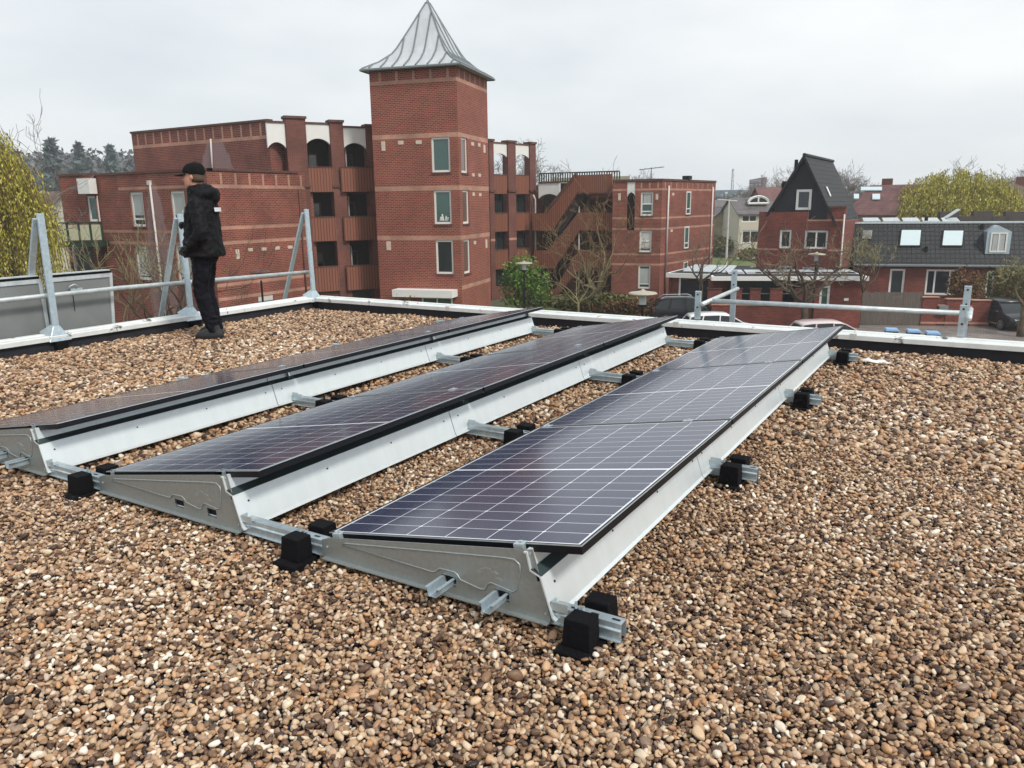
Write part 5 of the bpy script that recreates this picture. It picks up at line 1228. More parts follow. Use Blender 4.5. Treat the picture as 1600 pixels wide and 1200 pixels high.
# black-gabled house
H0_=PD(1187,320,55.6);HL=dirline(H0_,XD,1322);HS=dirline(Vector((HL.b.x,HL.b.y,0)),YD,1345)
hz=lambda px,py:zat(HL,px,py)
hh=thing('gabled_house',anchor(HL,HL.L/2,-3),'tall brick house with a black timber gable under a steep dark tiled roof','house')
ws=[so(HL.box(*q)) for q in((1218,359,1236,388),(1257,360,1293,389),(1216,415,1237,432),(1253,417,1289,432))]
bd=[(0,HL.L,hz(1250,391.5),hz(1250,388.8)),(uat(HL,1264),HL.L,hz(1280,345.5),hz(1280,342.5))]
zl=hz(1225,331);zr=hz(1280,343);zp_=hz(1310,325)
mb=MB();u1,u2=uat(HL,1265),uat(HL,1294)
wallmesh(mb,HL,0,u1,GZ,zl,ws,bd);wallmesh(mb,HL,u1,u2,GZ,zr,ws,bd);wallmesh(mb,HL,u2,HL.L,GZ,zp_,ws,bd)
mb.prism([HL.pt(0.02,GZ,-.2),HL.pt(HL.L-.02,GZ,-.2),HL.pt(HL.L-.02,GZ,-8),HL.pt(.02,GZ,-8)],(0,0,zr-GZ-.15));mb.wbox(HL,u2+.01,HL.L-.01,zr-.3,zp_-.01,-.6,-.01)
mb.build('wall',[M['brickh'],M['band']],hh,recalc=False)
mb=MB();mb.wbox(HL,u2-.05,HL.L+.05,zp_+.003,zp_+.12,-.65,.06);mb.build('coping',M['coping'],hh)
for h,mu,tr in zip(ws,((),(.5,),(.5,),(.25,.6)),((),(),(),())): win(hh,HL,h,fw=.13,mull=mu,trans=tr)
P=lambda px,py,o=0:HL.pt(*HL.uz(px,py),o)
M['gable']=slats('black_gable_boards',rgb((26,30,40)),rgb((14,16,22)),.22,1,var=.2)
gp=[(1207,334),(1204,327),(1257,244),(1302,345),(1300,347)]
mb=MB();mb.prism([P(x,y,-.35) for x,y in((1207,347),(1207,326),(1257,245),(1301,340),(1301,347))],HL.n*.1);gb_=mb.build('timber_gable',M['gable'],hh)
wg=so(HL.box(1243,296,1267,328));win(hh,HL,wg,off=-.18,fw=.16,trans=(),sill=False,name='gable_window')
# roof: ridge runs backwards
au,az=HL.uz(1257,243);lu,lz=HL.uz(1203,330);ru,rz=HL.uz(1303,343);dep=11.0
bk=lambda u,z,o:HL.pt(u,z,o)
th=.16
mb=MB();mb.prism([bk(au,az,.05),bk(ru+.15,rz-.3,.05),bk(ru+.15,rz-.3,-dep),bk(au,az,-dep)],(0,0,-th));mb.prism([bk(au,az,.05),bk(lu-.15,lz-.2,.05),bk(lu-.15,lz-.2,-dep),bk(au,az,-dep)],(0,0,-th))
rf=mb.build('roof',M['tiledk'],hh)
mb=MB();mb.tube([bk(au,az+.05,.12),bk(au,az+.05,-dep-.05)],.12,6);mb.build('ridge',M['tiledk'],rf)
for a_,b_ in(((au,az),(ru+.15,rz-.3)),((au,az),(lu-.15,lz-.2))):
    mb=MB();mb.tube([bk(a_[0],a_[1]-.06,.07),bk(b_[0],b_[1]-.06,.07)],.10,4);mb.build('verge_tiles',M['tiledk'],rf)
def onroof(t0,t1,s0,s1,lift,u_a,z_a,u_b,z_b):
    q=[]
    for t,s in((t0,s0),(t1,s0),(t1,s1),(t0,s1)): q.append(HL.pt(u_a+(u_b-u_a)*t,z_a+(z_b-z_a)*t+lift,-s))
    return q
mb=MB();mb.prism(onroof(.52,.66,2.3,2.75,.22,au,az,ru,rz-.2),(0,0,.06));mb.build('roof_window',M['white'],rf)
mb=MB();c=HL.pt(*HL.uz(1236,266),-1.5);mb.tube([c,c+Vector((0,0,.75))],.12,8);mb.build('flue',M['black'],hh)
mb=MB();c=HL.pt(*HL.uz(1222,290),-.6);mb.box(c.x-.12,c.x+.12,c.y-.12,c.y+.12,c.z-.5,c.z+.3);mb.build('flue',M['black'],hh)
pipe(hh,[HL.pt(HL.L-.03,zp_-.4,.09),HL.pt(HL.L-.03,GZ,.09)],.05)
# dark-tiled row house
R0=PD(1343,320,55.5);RL=Line(R0,R0-tu*34);EV=lambda px,py:RL.pt(*RL.uz(px,py))
rh=thing('row_house',anchor(RL,12,-4),'low terrace with a steep dark tiled roof, two pale roof windows and one dormer','house')
zE=zat(RL,1420,414)
rwh=[so(RL.box(1389,420,1413,466)),so(RL.box(1446,421,1497,461)),so(RL.box(1540,423,1553,466))]
mb=MB();wallmesh(mb,RL,0,RL.L,GZ,zE,rwh,[]);body(mb,RL,0,RL.L,GZ,zE-.1,9,-.18);mb.build('wall',[M['brickh'],M['band']],rh,recalc=False)
u0,u1_,z0,z1=rwh[0];win(rh,RL,rwh[0],fw=.14,pane='darkdoor',sill=False,name='door')
win(rh,RL,rwh[1],fw=.13,mull=(.28,.74),inner=('slatb',(0,.98),(.1,1))if False else ('blindd',(.0,.72),(.05,.98)) if 'blindd' in M else None)
win(rh,RL,rwh[2],fw=.12)
rs_=2.2;zR=None
# roof plane: find ridge height so that it shows at the photo's pixel
dR=ray(1480,349);
def roofpt(px,py,rise=1.55): # point on the roof slope seen at a pixel
    # plane through eave line, rising 'rise' per metre back
    d=ray(px,py);n=(RL.n*rise*-1);# z - zE = rise * back, back = -(p-a).n
    a=RL.pt(0,0,.25);o=CC-Vector((a.x,a.y,0))
    # (CC.z + t d.z) - zE = -rise*((CC-a).n + t d.n)
    t=(zE-CC.z-rise*(o.dot(RL.n)))/(d.z+rise*d.dot(RL.n));return CC+d*t
rtop=roofpt(1480,348);zR=rtop.z;back=(zR-zE)/1.55-.25
mb=MB();mb.prism([RL.pt(-.1,zE,.25),RL.pt(RL.L,zE,.25),RL.pt(RL.L,zR,-back),RL.pt(-.1,zR,-back)],(0,0,-.14));rf=mb.build('roof',M['tiledk'],rh)
mb=MB();mb.wbox(RL,-.1,RL.L,zE-.5,zR-.2,-9,-back+.05);mb.build('roof_body',M['dark'],rh)
mb=MB();mb.wbox(RL,-.12,RL.L,zR-.05,zR+.06,-back-.9,-back+.1);mb.build('roof_edge',M['galvd'],rh)
mb=MB();mb.tube([RL.pt(-.1,zE-.02,.33),RL.pt(RL.L,zE-.02,.33)],.09,6);mb.build('gutter',M['zincs'],rh)
def skyl(px0,py0,px1,py1,nm='roof_window',mat='paleg'):
    q=[roofpt(px0+2,py0),roofpt(px1+1.5,py0),roofpt(px1-1,py1),roofpt(px0-1,py1)];nn=(Vector((0,0,1))+RL.n*1.55).normalized()
    if (q[1]-q[0]).cross(q[2]-q[1]).dot(nn)<0:q=q[::-1]
    c=sum(q,Vector())/4;mb=MB();mb.prism([c+(p-c)*1.06+nn*.0 for p in q],nn*.10);s=mb.build(nm,M['black'],rh)
    mb=MB();mb.prism([c+(p-c)*.95+nn*.101 for p in q],nn*.012);mb.build('pane',M[mat],s);return s
M['paleg']=plain('pale_roof_blind',rgb((205,222,226)),.3,var=.04)
M['blindd']=slats('dark_blind',rgb((96,96,98)),rgb((52,52,54)),.1,1,var=.05)
skyl(1406,360,1438,385);skyl(1472,361,1504,385)
q=roofpt(1355,368);mb=MB();mb.box(q.x-.28,q.x+.28,q.y-.3,q.y+.3,q.z-.2,q.z+.35);mb.build('vent_box',M['galvd'],rh)
for x,y in((1447,345),(1447,392),(1535,357)): q=roofpt(x,y);mb=MB();mb.tube([q,q+Vector((0,0,.3))],.12,8);mb.build('vent_pipe',M['black'],rh)

# dormer
dq0=roofpt(1541,397);du=(dq0-RL.pt(0,0,0)).dot(RL.d);do=-(dq0-RL.a).dot(RL.n);DL=Line(RL.pt(du,0,-do+.05),RL.pt(du+5,0,-do+.05))
d=so(DL.box(1541,362,1579,397));dap=DL.uz(1560,352)
mb=MB();mb.prism([DL.pt(d[0],d[2],0),DL.pt(d[1],d[2],0),DL.pt(d[1],d[3],0),DL.pt(*dap,0),DL.pt(d[0],d[3],0)],-DL.n*2.6);dm=mb.build('dormer',M['galv'],rh)
win(rh,DL,(d[0]+.22,d[1]-.22,d[2]+.12,d[3]-.05),off=.06,fw=.1,mull=(.5,),inner=('curtain',(.05,.95),(.0,1)),sill=False,name='dormer_window')
M['parap']=plain('roof_parapet_felt',rgb((72,66,64)),.8,var=.2)
# parapets of the flat roofs behind the ridge
for px0,px1,py in((1470,1500,331),(1498,1522,338),(1522,1553,330),(1550,1578,338),(1572,1640,331)):
    q=PD(px0,py,61);q2=PD(px1,py,61.0);L_=Line(q,q2);mb=MB();mb.wbox(L_,0,L_.L,zR-.6,q.z,-.4,0);o=mb.build('roof_parapet',M['parap'],rh)
q=PD(1480,332,59);q2=PD(1497,327,59)
mb=MB();bar(mb,PD(1476,341,59),PD(1498,327,59),.5,.06,side=tuple(hF));mb.build('tilted_roof_panel',M['galvd'],rh)
for k in range(5): q=PD(1352+k*31,341,58.5);mb=MB();mb.prism([q+Vector((-.1,0,-.25)),q+hR*1.15+Vector((0,0,-.25)),q+hR*1.15+hF*.5+Vector((0,0,-.02)),q+hF*.5+Vector((0,0,-.02))],(0,0,.05));mb.build('roof_solar_panel',M['galvd'],rh)
# ---- garages
G0=PD(1051,430,53.0);G1=PD(1135,436,51.2);GL=Line(G0,G1)
ga=thing('garage',anchor(GL,2,-3),'flat-roofed garage with a white fascia and one dark door, behind the black car','garage')
zg=zat(GL,1080,427);zf=zat(GL,1080,434)
gd=so(GL.box(1063,438,1113,490));gd=(gd[0],gd[1],GZ,gd[3])
mb=MB();wallmesh(mb,GL,0,GL.L,GZ,zf,[gd],[]);body(mb,GL,0,GL.L,GZ,zf-.05,7,-.17);mb.build('wall',[M['brickh'],M['band']],ga,recalc=False)
mb=MB();mb.wbox(GL,gd[0]+.05,gd[1]-.05,GZ,gd[3]-.03,-.16,-.10);mb.build('garage_door',M['gable'],ga)
mb=MB();mb.wbox(GL,-.35,GL.L+.2,zf+.003,zg,-7.2,.35);rf=mb.build('roof_slab',M['white'],ga)
mb=MB();mb.wbox(GL,-.1,GL.L,zg+.003,zg+.02,-7,.1);mb.build('roof_felt',M['bitumen'],rf)
mb=MB();mb.wbox(GL,gd[0]-.12,gd[0],GZ,zf-.02,-.02,.04);mb.build('door_frame',M['white'],ga)
mb=MB();mb.wbox(GL,-.25,-.05,GZ,zf-.02,-1,.03);mb.build('corner_pier',M['brickh'],ga)
def roofpv(L,u,o,z,w_=1.7,d_=1.0,tl=.28,par=None,lab=''):
    r=thing('roof_solar_panel',L.pt(u,z,o),lab,'solar panel','solar panels lying on the garage roofs')
    mb=MB();mb.prism([L.pt(u,z+.03,o),L.pt(u+w_,z+.03,o),L.pt(u+w_,z+.03+tl,o-d_),L.pt(u,z+.03+tl,o-d_)],(0,0,.035));mb.build('frame',M['galvd'],r)
    mb=MB();mb.face([L.pt(u+.05,z+.069,o-.04),L.pt(u+w_-.05,z+.069,o-.04),L.pt(u+w_-.05,z+.069+tl*.93,o-d_+.04),L.pt(u+.05,z+.069+tl*.93,o-d_+.04)]);mb.build('glass',M['pv'],r,recalc=False)
M['pv']=glassmat('small_pv_glass',(.02,.022,.03),.12,.6)
pos=['left front','left back','second from the left, front','second from the left, back','right front','right back']
for k in range(3):
    for j in range(2): roofpv(GL,.5+k*1.0,-.6-j*1.5,zg+.02,.95,1.25,.25,lab='small solar panel on the garage roof by the black car, %s of six'%['left front','left rear','middle front','middle rear','right front','right rear'][k*2+j])
C0=PD(1116,434,49.9);CL=Line(C0,PD(1350,441,48.6))
cg=thing('carport',anchor(CL,5,-3),'long flat-roofed brick carport with white fascia, half walls and a white-framed door','carport')
zc=zat(CL,1200,431.5);zc2=zat(CL,1200,438)
mb=MB();mb.wbox(CL,-.2,CL.L+.2,zc2,zc,-7,.3);rf=mb.build('roof_slab',M['white'],cg)
mb=MB();mb.wbox(CL,0,CL.L,zc+.003,zc+.02,-6.8,.1);mb.build('roof_felt',M['bitumen'],rf)
mb=MB();mb.wbox(CL,0,CL.L,GZ,zc2-.02,-6.8,-3.2);mb.build('back_wall',M['darkdoor'],cg)
zlow=zat(CL,1150,452)
mb=MB();ub=uat(CL,1262)
dd=so(CL.box(1280,446,1296,492))
wallmesh(mb,CL,ub,CL.L,GZ,zc2-.01,[dd],[]);body(mb,CL,ub,CL.L,GZ,zc2-.05,3,-.18)
mb.build('wall',[M['brickh'],M['band']],cg,recalc=False)
win(cg,CL,dd,off=-.03,fw=.14,trans=(),pane='glassg',name='door',sill=False)
mb=MB();u=uat(CL,1335);mb.wbox(CL,u-.15,u+.12,zat(CL,1335,470),zat(CL,1335,466),0,.03);mb.build('house_number_plate',M['white'],cg)
for px0,px1 in((1112,1134),(1152,1167),(1180,1197),(1212,1232),(1252,1263)):
    a,b=uat(CL,px0),uat(CL,px1);mb=MB();mb.wbox(CL,a,b,GZ,zlow,-.25,0);o=mb.build('half_wall',M['brickh'],cg)
    mb=MB();mb.wbox(CL,a-.05,b+.05,zlow+.002,zlow+.08,-.3,.05);mb.build('wall_cap',M['coping'],o)
for px in(1113,1262): a=uat(CL,px);mb=MB();mb.wbox(CL,a,a+.25,zlow+.085,zc2-.02,-.3,-.02);mb.build('column',M['brickh'],cg)
mb=MB();mb.wbox(CL,0,ub,zlow-.3,zlow-.26,-.15,-.1);mb.build('cross_bar',M['zincs'],cg)
for k in range(7):
    roofpv(CL,1.0+k*1.15,-.9,zc+.02,1.0,1.6,.12,lab='solar panel on the carport roof, number %s from the left of seven'%['one','two','three','four','five','six','seven'][k])
# low brick wall in front of the carport
B0=PD(1112,480,47.2);BW=Line(B0,PD(1345,486,45.6));gw=thing('garden_wall',anchor(BW,3,-.1),'low red brick wall running along in front of the carport','wall')
zb=zat(BW,1200,478);mb=MB();mb.wbox(BW,0,BW.L,GZ,zb,-.22,0);mb.build('brickwork',M['brickh'],gw)
mb=MB();mb.wbox(BW,-.02,BW.L,zb+.003,zb+.06,-.26,.04);mb.build('wall_cap',M['band'],gw)
# wooden fence and brick wall with piers
FL=Line(PD(1346,480,46.6),PD(1440,480,46.2));fe=thing('wooden_fence',anchor(FL,2,0),'weathered grey upright-board fence before the row house','fence')
zf_=zat(FL,1390,457);rnd=random.Random(3)
M['oldwood']=plain('weathered_board',rgb((112,102,94)),.85,var=.3,scale=3,stretch=(6,6,.6),col2=rgb((84,78,72)))
n=26
for i in range(n):
    a=FL.L*i/n;mb=MB();mb.wbox(FL,a+.006,a+FL.L/n-.006,GZ+.05,zf_+rnd.uniform(-.03,.03),-.03+rnd.uniform(-.01,.01),0);mb.build('fence_board',M['oldwood'],fe)
mb=MB();mb.wbox(FL,0,FL.L,zf_-.5,zf_-.4,-.09,-.035);mb.build('fence_rail',M['oldwood'],fe)
WL=Line(PD(1440,480,46.2),PD(1547,482,45.6));gw=thing('garden_wall',anchor(WL,2,0),'brick garden wall with stepped piers and pale caps beside the wooden fence','wall')
for px0,px1,y in((1440,1465,465),(1465,1478,478),(1478,1506,468),(1506,1517,479),(1517,1547,470)):
    a,b=uat(WL,px0,480),uat(WL,px1,480);z=zat(WL,(px0+px1)/2,y);mb=MB();mb.wbox(WL,a,b,GZ,z,-.25,0 if b-a<.6 else .05);mb.build('brickwork',M['brickh'],gw)
    mb=MB();mb.wbox(WL,a-.04,b+.04,z+.003,z+.06,-.3,.10);mb.build('wall_cap',M['band'],gw)
mb=MB();z=zat(WL,1500,503);mb.wbox(WL,0,WL.L,z-.12,z,.051,.055);mb.build('pale_course',M['band'],gw)
mb=MB();a=uat(WL,1466,480);z=zat(WL,1471,480);mb.wbox(WL,a,a+.5,z-.35,z+.1,.056,.2);mb.build('letter_box',M['zincs'],gw)
# wheelie bins: only the blue lids clear the parapet
M['binblue']=plain('blue_bin_lid',rgb((140,176,214)),.4,var=.06);M['bingrey']=plain('bin_body',rgb((60,64,68)),.6,var=.1)
def bin_(px,py,t):
    p=PZ(px,py,GZ+1.08);r=thing('wheelie_bin',(p.x,p.y,GZ),'grey wheelie bin with a blue lid, '+t,'bin','wheelie bins by the garden wall')
    ax=-tu;ay=tv
    def bx(mb,w0,w1,d0,d1,z0,z1,tp=1):
        c=Vector((p.x,p.y,0));vs=[]
        for z,k in((z0,tp),(z1,1)):
            for a,b in((w0,d0),(w1,d0),(w1,d1),(w0,d1)): q=c+ax*a*k+ay*b*k;vs.append((q.x,q.y,GZ+z))
        mb.raw(vs,[(3,2,1,0),(4,5,6,7),(0,1,5,4),(1,2,6,5),(2,3,7,6),(3,0,4,7)])
    mb=MB();bx(mb,-.27,.27,-.33,.33,.08,1.0,.85);mb.build('bin_body',M['bingrey'],r)
    mb=MB();bx(mb,-.31,.31,-.38,.36,1.003,1.06);bx(mb,-.27,.27,-.30,.33,1.06,1.11);mb.build('lid',M['binblue'],r,bevel=.015)
    for s in(-1,1): mb=MB();c=Vector((p.x,p.y,GZ+.1));mb.tube([c+ax*s*.2+ay*.30,c+ax*s*.26+ay*.30],.10,12);mb.build('wheel',M['rubber'],r)
    mb=MB();c=Vector((p.x,p.y,GZ+1.03));mb.tube([c+ay*.40-ax*.2,c+ay*.40+ax*.2],.02,6);mb.build('handle',M['bingrey'],r)
bin_(1393,514,'leftmost of the three');bin_(1427,516,'middle one of the three');bin_(1457,519,'rightmost of the three')
# ================================================================= cars
M['carblk']=plain('black_car_paint',(.003,.0035,.006),.28,0,var=.05,spec=.4,coat=.3);M['carwht']=plain('white_car_paint',rgb((226,230,232)),.3,0,var=.02,coat=.5);M['carred']=plain('pale_car_roof',rgb((206,190,190)),.3,var=.03,coat=.5);M['cardk']=plain('dark_grey_car_paint',(.012,.014,.019),.3,0,var=.05,spec=.4,coat=.3)
M['carglass']=glassmat('car_glass',(.02,.024,.028),.12,.4);M['chrome']=plain('chrome',rgb((220,222,224)),.15,.9,var=.02);M['lamp']=plain('headlamp',rgb((210,214,218)),.15,var=.1);M['tail']=plain('tail_lamp',rgb((150,20,18)),.3);M['tyre']=plain('tyre',(.012,.012,.012),.85);M['rim']=plain('alloy_rim',rgb((150,152,156)),.3,.6);M['plateY']=plain('number_plate',rgb((206,184,70)),.5)
def car(loc,rz,label,paint,L=4.45,W=1.85,Hh=1.62,suv=True,roofrail=False):
    r=thing('parked_car',loc,label,'car',None,rz);k=L/4.45;hs=Hh/1.62
    # side profile stations: x, lower z, belt z, half width
    st=[(-2.2,.42,.80,.70),(-2.12,.30,.98,.80),(-1.8,.24,1.02,.88),(-1.0,.22,1.03,.92),(0,.22,1.02,.925),(.85,.22,1.00,.92),(1.45,.24,.95,.90),(1.9,.28,.86,.84),(2.12,.34,.74,.76),(2.22,.44,.62,.62)]
    prof=[(-1,0),(-1.0,.45),(-.98,.8),(-.93,1.0),(-.55,1.03),(0,1.045),(.55,1.03),(.93,1.0),(.98,.8),(1,.45),(1,0),(.9,-.04),(-.9,-.04)]
    mb=MB();vs=[];n=len(prof)
    for x,z0,z1,hw in st:
        for a,b in prof: vs.append((x*k,a*hw*W/1.85*(1 if b>.3 else .97),(z0+(z1-z0)*b)*hs))
    mb.raw(vs,[(i*n+j,i*n+(j+1)%n,(i+1)*n+(j+1)%n,(i+1)*n+j) for i in range(len(st)-1) for j in range(n)]+[tuple(range(n))[::-1],tuple((len(st)-1)*n+j for j in range(n))])
    bd_=mb.build('body',M[paint],r,world=False,smooth=True);s=bd_.modifiers.new('e','EDGE_SPLIT');s.split_angle=R_(38)
    # greenhouse (glass) with roof on top
    gs=[(-2.02,1.00,.74),(-1.72,1.44,.66),(-1.2,1.56,.68),(-.2,1.60,.70),(.45,1.54,.68),(.95,1.28,.72),(1.38,.97,.78)]
    mb=MB();vs=[]
    for x,z,hw in gs:
        zb=.96;hb=.86
        for a,b in((-hb,zb),(-hw,max(z-.05,zb+.01)),(hw,max(z-.05,zb+.01)),(hb,zb)): vs.append((x*k,a*W/1.85,b*hs))
    mb.raw(vs,[(i*4+j,i*4+(j+1)%4,(i+1)*4+(j+1)%4,(i+1)*4+j) for i in range(len(gs)-1) for j in range(4)]+[(3,2,1,0),tuple((len(gs)-1)*4+j for j in range(4))])
    mb.build('windows',M['carglass'],r,world=False)
    mb=MB();vs=[]
    rg=[(-1.78,1.43),(-1.65,1.53),(-1.2,1.595),(-.2,1.62),(.35,1.585),(.52,1.52)]
    for x,z in rg:
        for a,b in((-.70,-.06),(-.62,0),(0,.02),(.62,0),(.70,-.06)): vs.append((x*k,a*W/1.85,(z+b)*hs))
    mb.raw(vs,[(i*5+j,i*5+j+1,(i+1)*5+j+1,(i+1)*5+j) for i in range(len(rg)-1) for j in range(4)])
    o=mb.build('roof',M[paint],r,world=False,smooth=True);t=o.modifiers.new('t','SOLIDIFY');t.thickness=.03
    for s_ in(-1,1):
        for pts in([(.50,.68,1.50),(1.0,.76,1.22),(1.40,.83,.95)],[(-.1,.705,1.55),(-.15,.86,.97)],[(-1.0,.69,1.54),(-1.15,.87,.98)],[(-1.70,.66,1.42),(-2.0,.80,1.0)]):
            mb=MB();mb.tube([(x*k,s_*y*W/1.85,z*hs) for x,y,z in pts],.035,5);mb.build('window_pillar',M[paint],r,world=False)
        for x in(-1.32,1.35):
            mb=MB();c=Vector((x*k,s_*.80*W/1.85,.335));mb.tube([c,c+Vector((0,s_*.14,0))],.335,20);w_=mb.build('wheel',M['tyre'],r,world=False)
            mb=MB();
            for q in range(7):
                a=q*2*math.pi/7;mb.tube([c+Vector((0,s_*.15,0)),c+Vector((.22*math.cos(a),s_*.15,.22*math.sin(a)))],.03,4)
            mb.tube([c+Vector((.235*math.cos(q*math.pi/8),s_*.145,.235*math.sin(q*math.pi/8))) for q in range(17)],.02,4);mb.build('rim',M['rim'],w_,world=False)
        mb=MB();mb.prism([(1.86*k,s_*.68,.66*hs),(2.17*k,s_*.50,.60*hs),(2.17*k,s_*.48,.70*hs),(1.75*k,s_*.70,.84*hs)],(.03,s_*.10,.02));mb.build('headlight',M['lamp'],r,world=False)
        mb=MB();mb.prism([(-2.17*k,s_*.50,.80*hs),(-2.02*k,s_*.86,.80*hs),(-2.0*k,s_*.85,.96*hs),(-2.12*k,s_*.52,.95*hs)],(-.03,0,.01));mb.build('tail_light',M['tail'],r,world=False)
        mb=MB();ball(mb,(.98*k,s_*(W/2+.06),1.02*hs),.10,7,(.7,1.1,.7));mb.build('wing_mirror',M[paint],r,world=False,smooth=True)
        if roofrail: mb=MB();mb.tube([(-1.6*k,s_*.64,1.56*hs),(-1.4*k,s_*.63,1.66*hs),(0.1*k,s_*.63,1.69*hs),(.35*k,s_*.63,1.60*hs)],.022,5);mb.build('roof_rail',M['chrome'],r,world=False)
        mb=MB();mb.prism([(-1.0*k,s_*.935*W/1.85,.30),(1.0*k,s_*.935*W/1.85,.30),(1.0*k,s_*.935*W/1.85,.345),(-1.0*k,s_*.935*W/1.85,.345)],(0,s_*.012,0));mb.build('sill_trim',M['chrome'],r,world=False)
    mb=MB();mb.prism([(2.20*k,-.38,.52*hs),(2.20*k,.38,.52*hs),(2.17*k,.36,.66*hs),(2.17*k,-.36,.66*hs)],(.03,0,0));mb.build('grille',M['black'],r,world=False)
    mb=MB();mb.prism([(2.235*k,-.26,.40*hs),(2.235*k,.26,.40*hs),(2.235*k,.26,.51*hs),(2.235*k,-.26,.51*hs)],(.012,0,0));mb.build('number_plate',M['plateY'],r,world=False)
    mb=MB();ball(mb,(2.215*k,0,.70*hs),.05,8,(.4,1,1));mb.build('badge',M['chrome'],r,world=False,smooth=True)
    return r
ca=math.atan2(hR.y,hR.x)
car(gz(1079,48.5),ca-.10,'black estate car with silver roof rails parked before the garage door','carblk',4.5,1.85,1.66,roofrail=True)
car(gz(1132,42.2),ca-.04,'white car whose roof alone shows above the far roof edge','carwht',4.3,1.8,1.50)
car(gz(1312,39.2),ca-.0,'pale car, a sliver of roof above the edge right of the panels','carred',4.2,1.8,1.46)
car(gz(1592,45.5),ca-math.pi/2-.05,'dark grey car facing the roof, cut off by the right picture edge','cardk',4.4,1.85,1.60)
# ================================================================= lamps
M['lshade']=plain('lamp_shade_cream',rgb((168,162,146)),.6,var=.08)
def lantern(px,D,pyh,label,kind):
    b=gz(px,D);h=ht(px,pyh,D);r=thing('street_lamp',b,label,'lamp post');c=Vector((b.x,b.y,GZ))
    mb=MB();mb.tube([c,c+Vector((0,0,h*.35)),c+Vector((0,0,h-.45))],[.07,.05,.045],8);mb.build('pole',M['black'],r)
    if kind=='disc':
        mb=MB();mb.lathe(c+Vector((0,0,h)),[(.04,-.46),(.13,-.44),(.13,-.12),(.16,-.08)],14);mb.build('lamp_glass',M['lamp'],r,smooth=False)
        mb=MB();mb.lathe(c+Vector((0,0,h)),[(.15,-.10),(.46,-.10),(.50,-.06),(.47,-.02),(.10,.04),(.03,.10)],20);mb.build('lamp_shade',M['coping'] if px<400 else M['lshade'],r)
        mb=MB();mb.lathe(c+Vector((0,0,h)),[(.12,-.52),(.16,-.50),(.16,-.44),(.06,-.42)],12);mb.build('collar',M['black'],r)
    elif kind=='mush':
        mb=MB();mb.lathe(c+Vector((0,0,h)),[(.05,-.30),(.22,-.26),(.24,-.12),(.18,-.08)],14);mb.build('lamp_glass',M['glassg'],r)
        mb=MB();mb.lathe(c+Vector((0,0,h)),[(.50,-.10),(.52,-.06),(.30,.02),(.08,.06),(.02,.10)],20);mb.build('lamp_shade',M['coping'],r)
    return r
lantern(398,36,423,'black mushroom lamp post before the brick wall, behind the guard rail tube','mush')
lantern(818,46,410,'black lamp post with a white drum head beside the green shrub','disc')
lantern(1008,27,456,'lamp post with a wide cream disc head close beyond the far roof edge','disc')
lantern(1282,46,396,'black lamp post with a white drum head before the black-gabled house','disc')
b=gz(1139,88);h=ht(1141,313,88);r=thing('street_light',b,'tall thin pale street light between the brick block and the gabled house','street light')
mb=MB();mb.tube([b,b+Vector((0,0,h))],[.14,.07],8);mb.build('pole',M['pipe'],r)
mb=MB();c=b+Vector((0,0,h));mb.tube([c,c-hR*1.3+Vector((0,0,.1))],.06,6);mb.tube([c,c+hR*.9+Vector((0,0,-.1))],.06,6);mb.build('lamp_arm',M['pipe'],r)
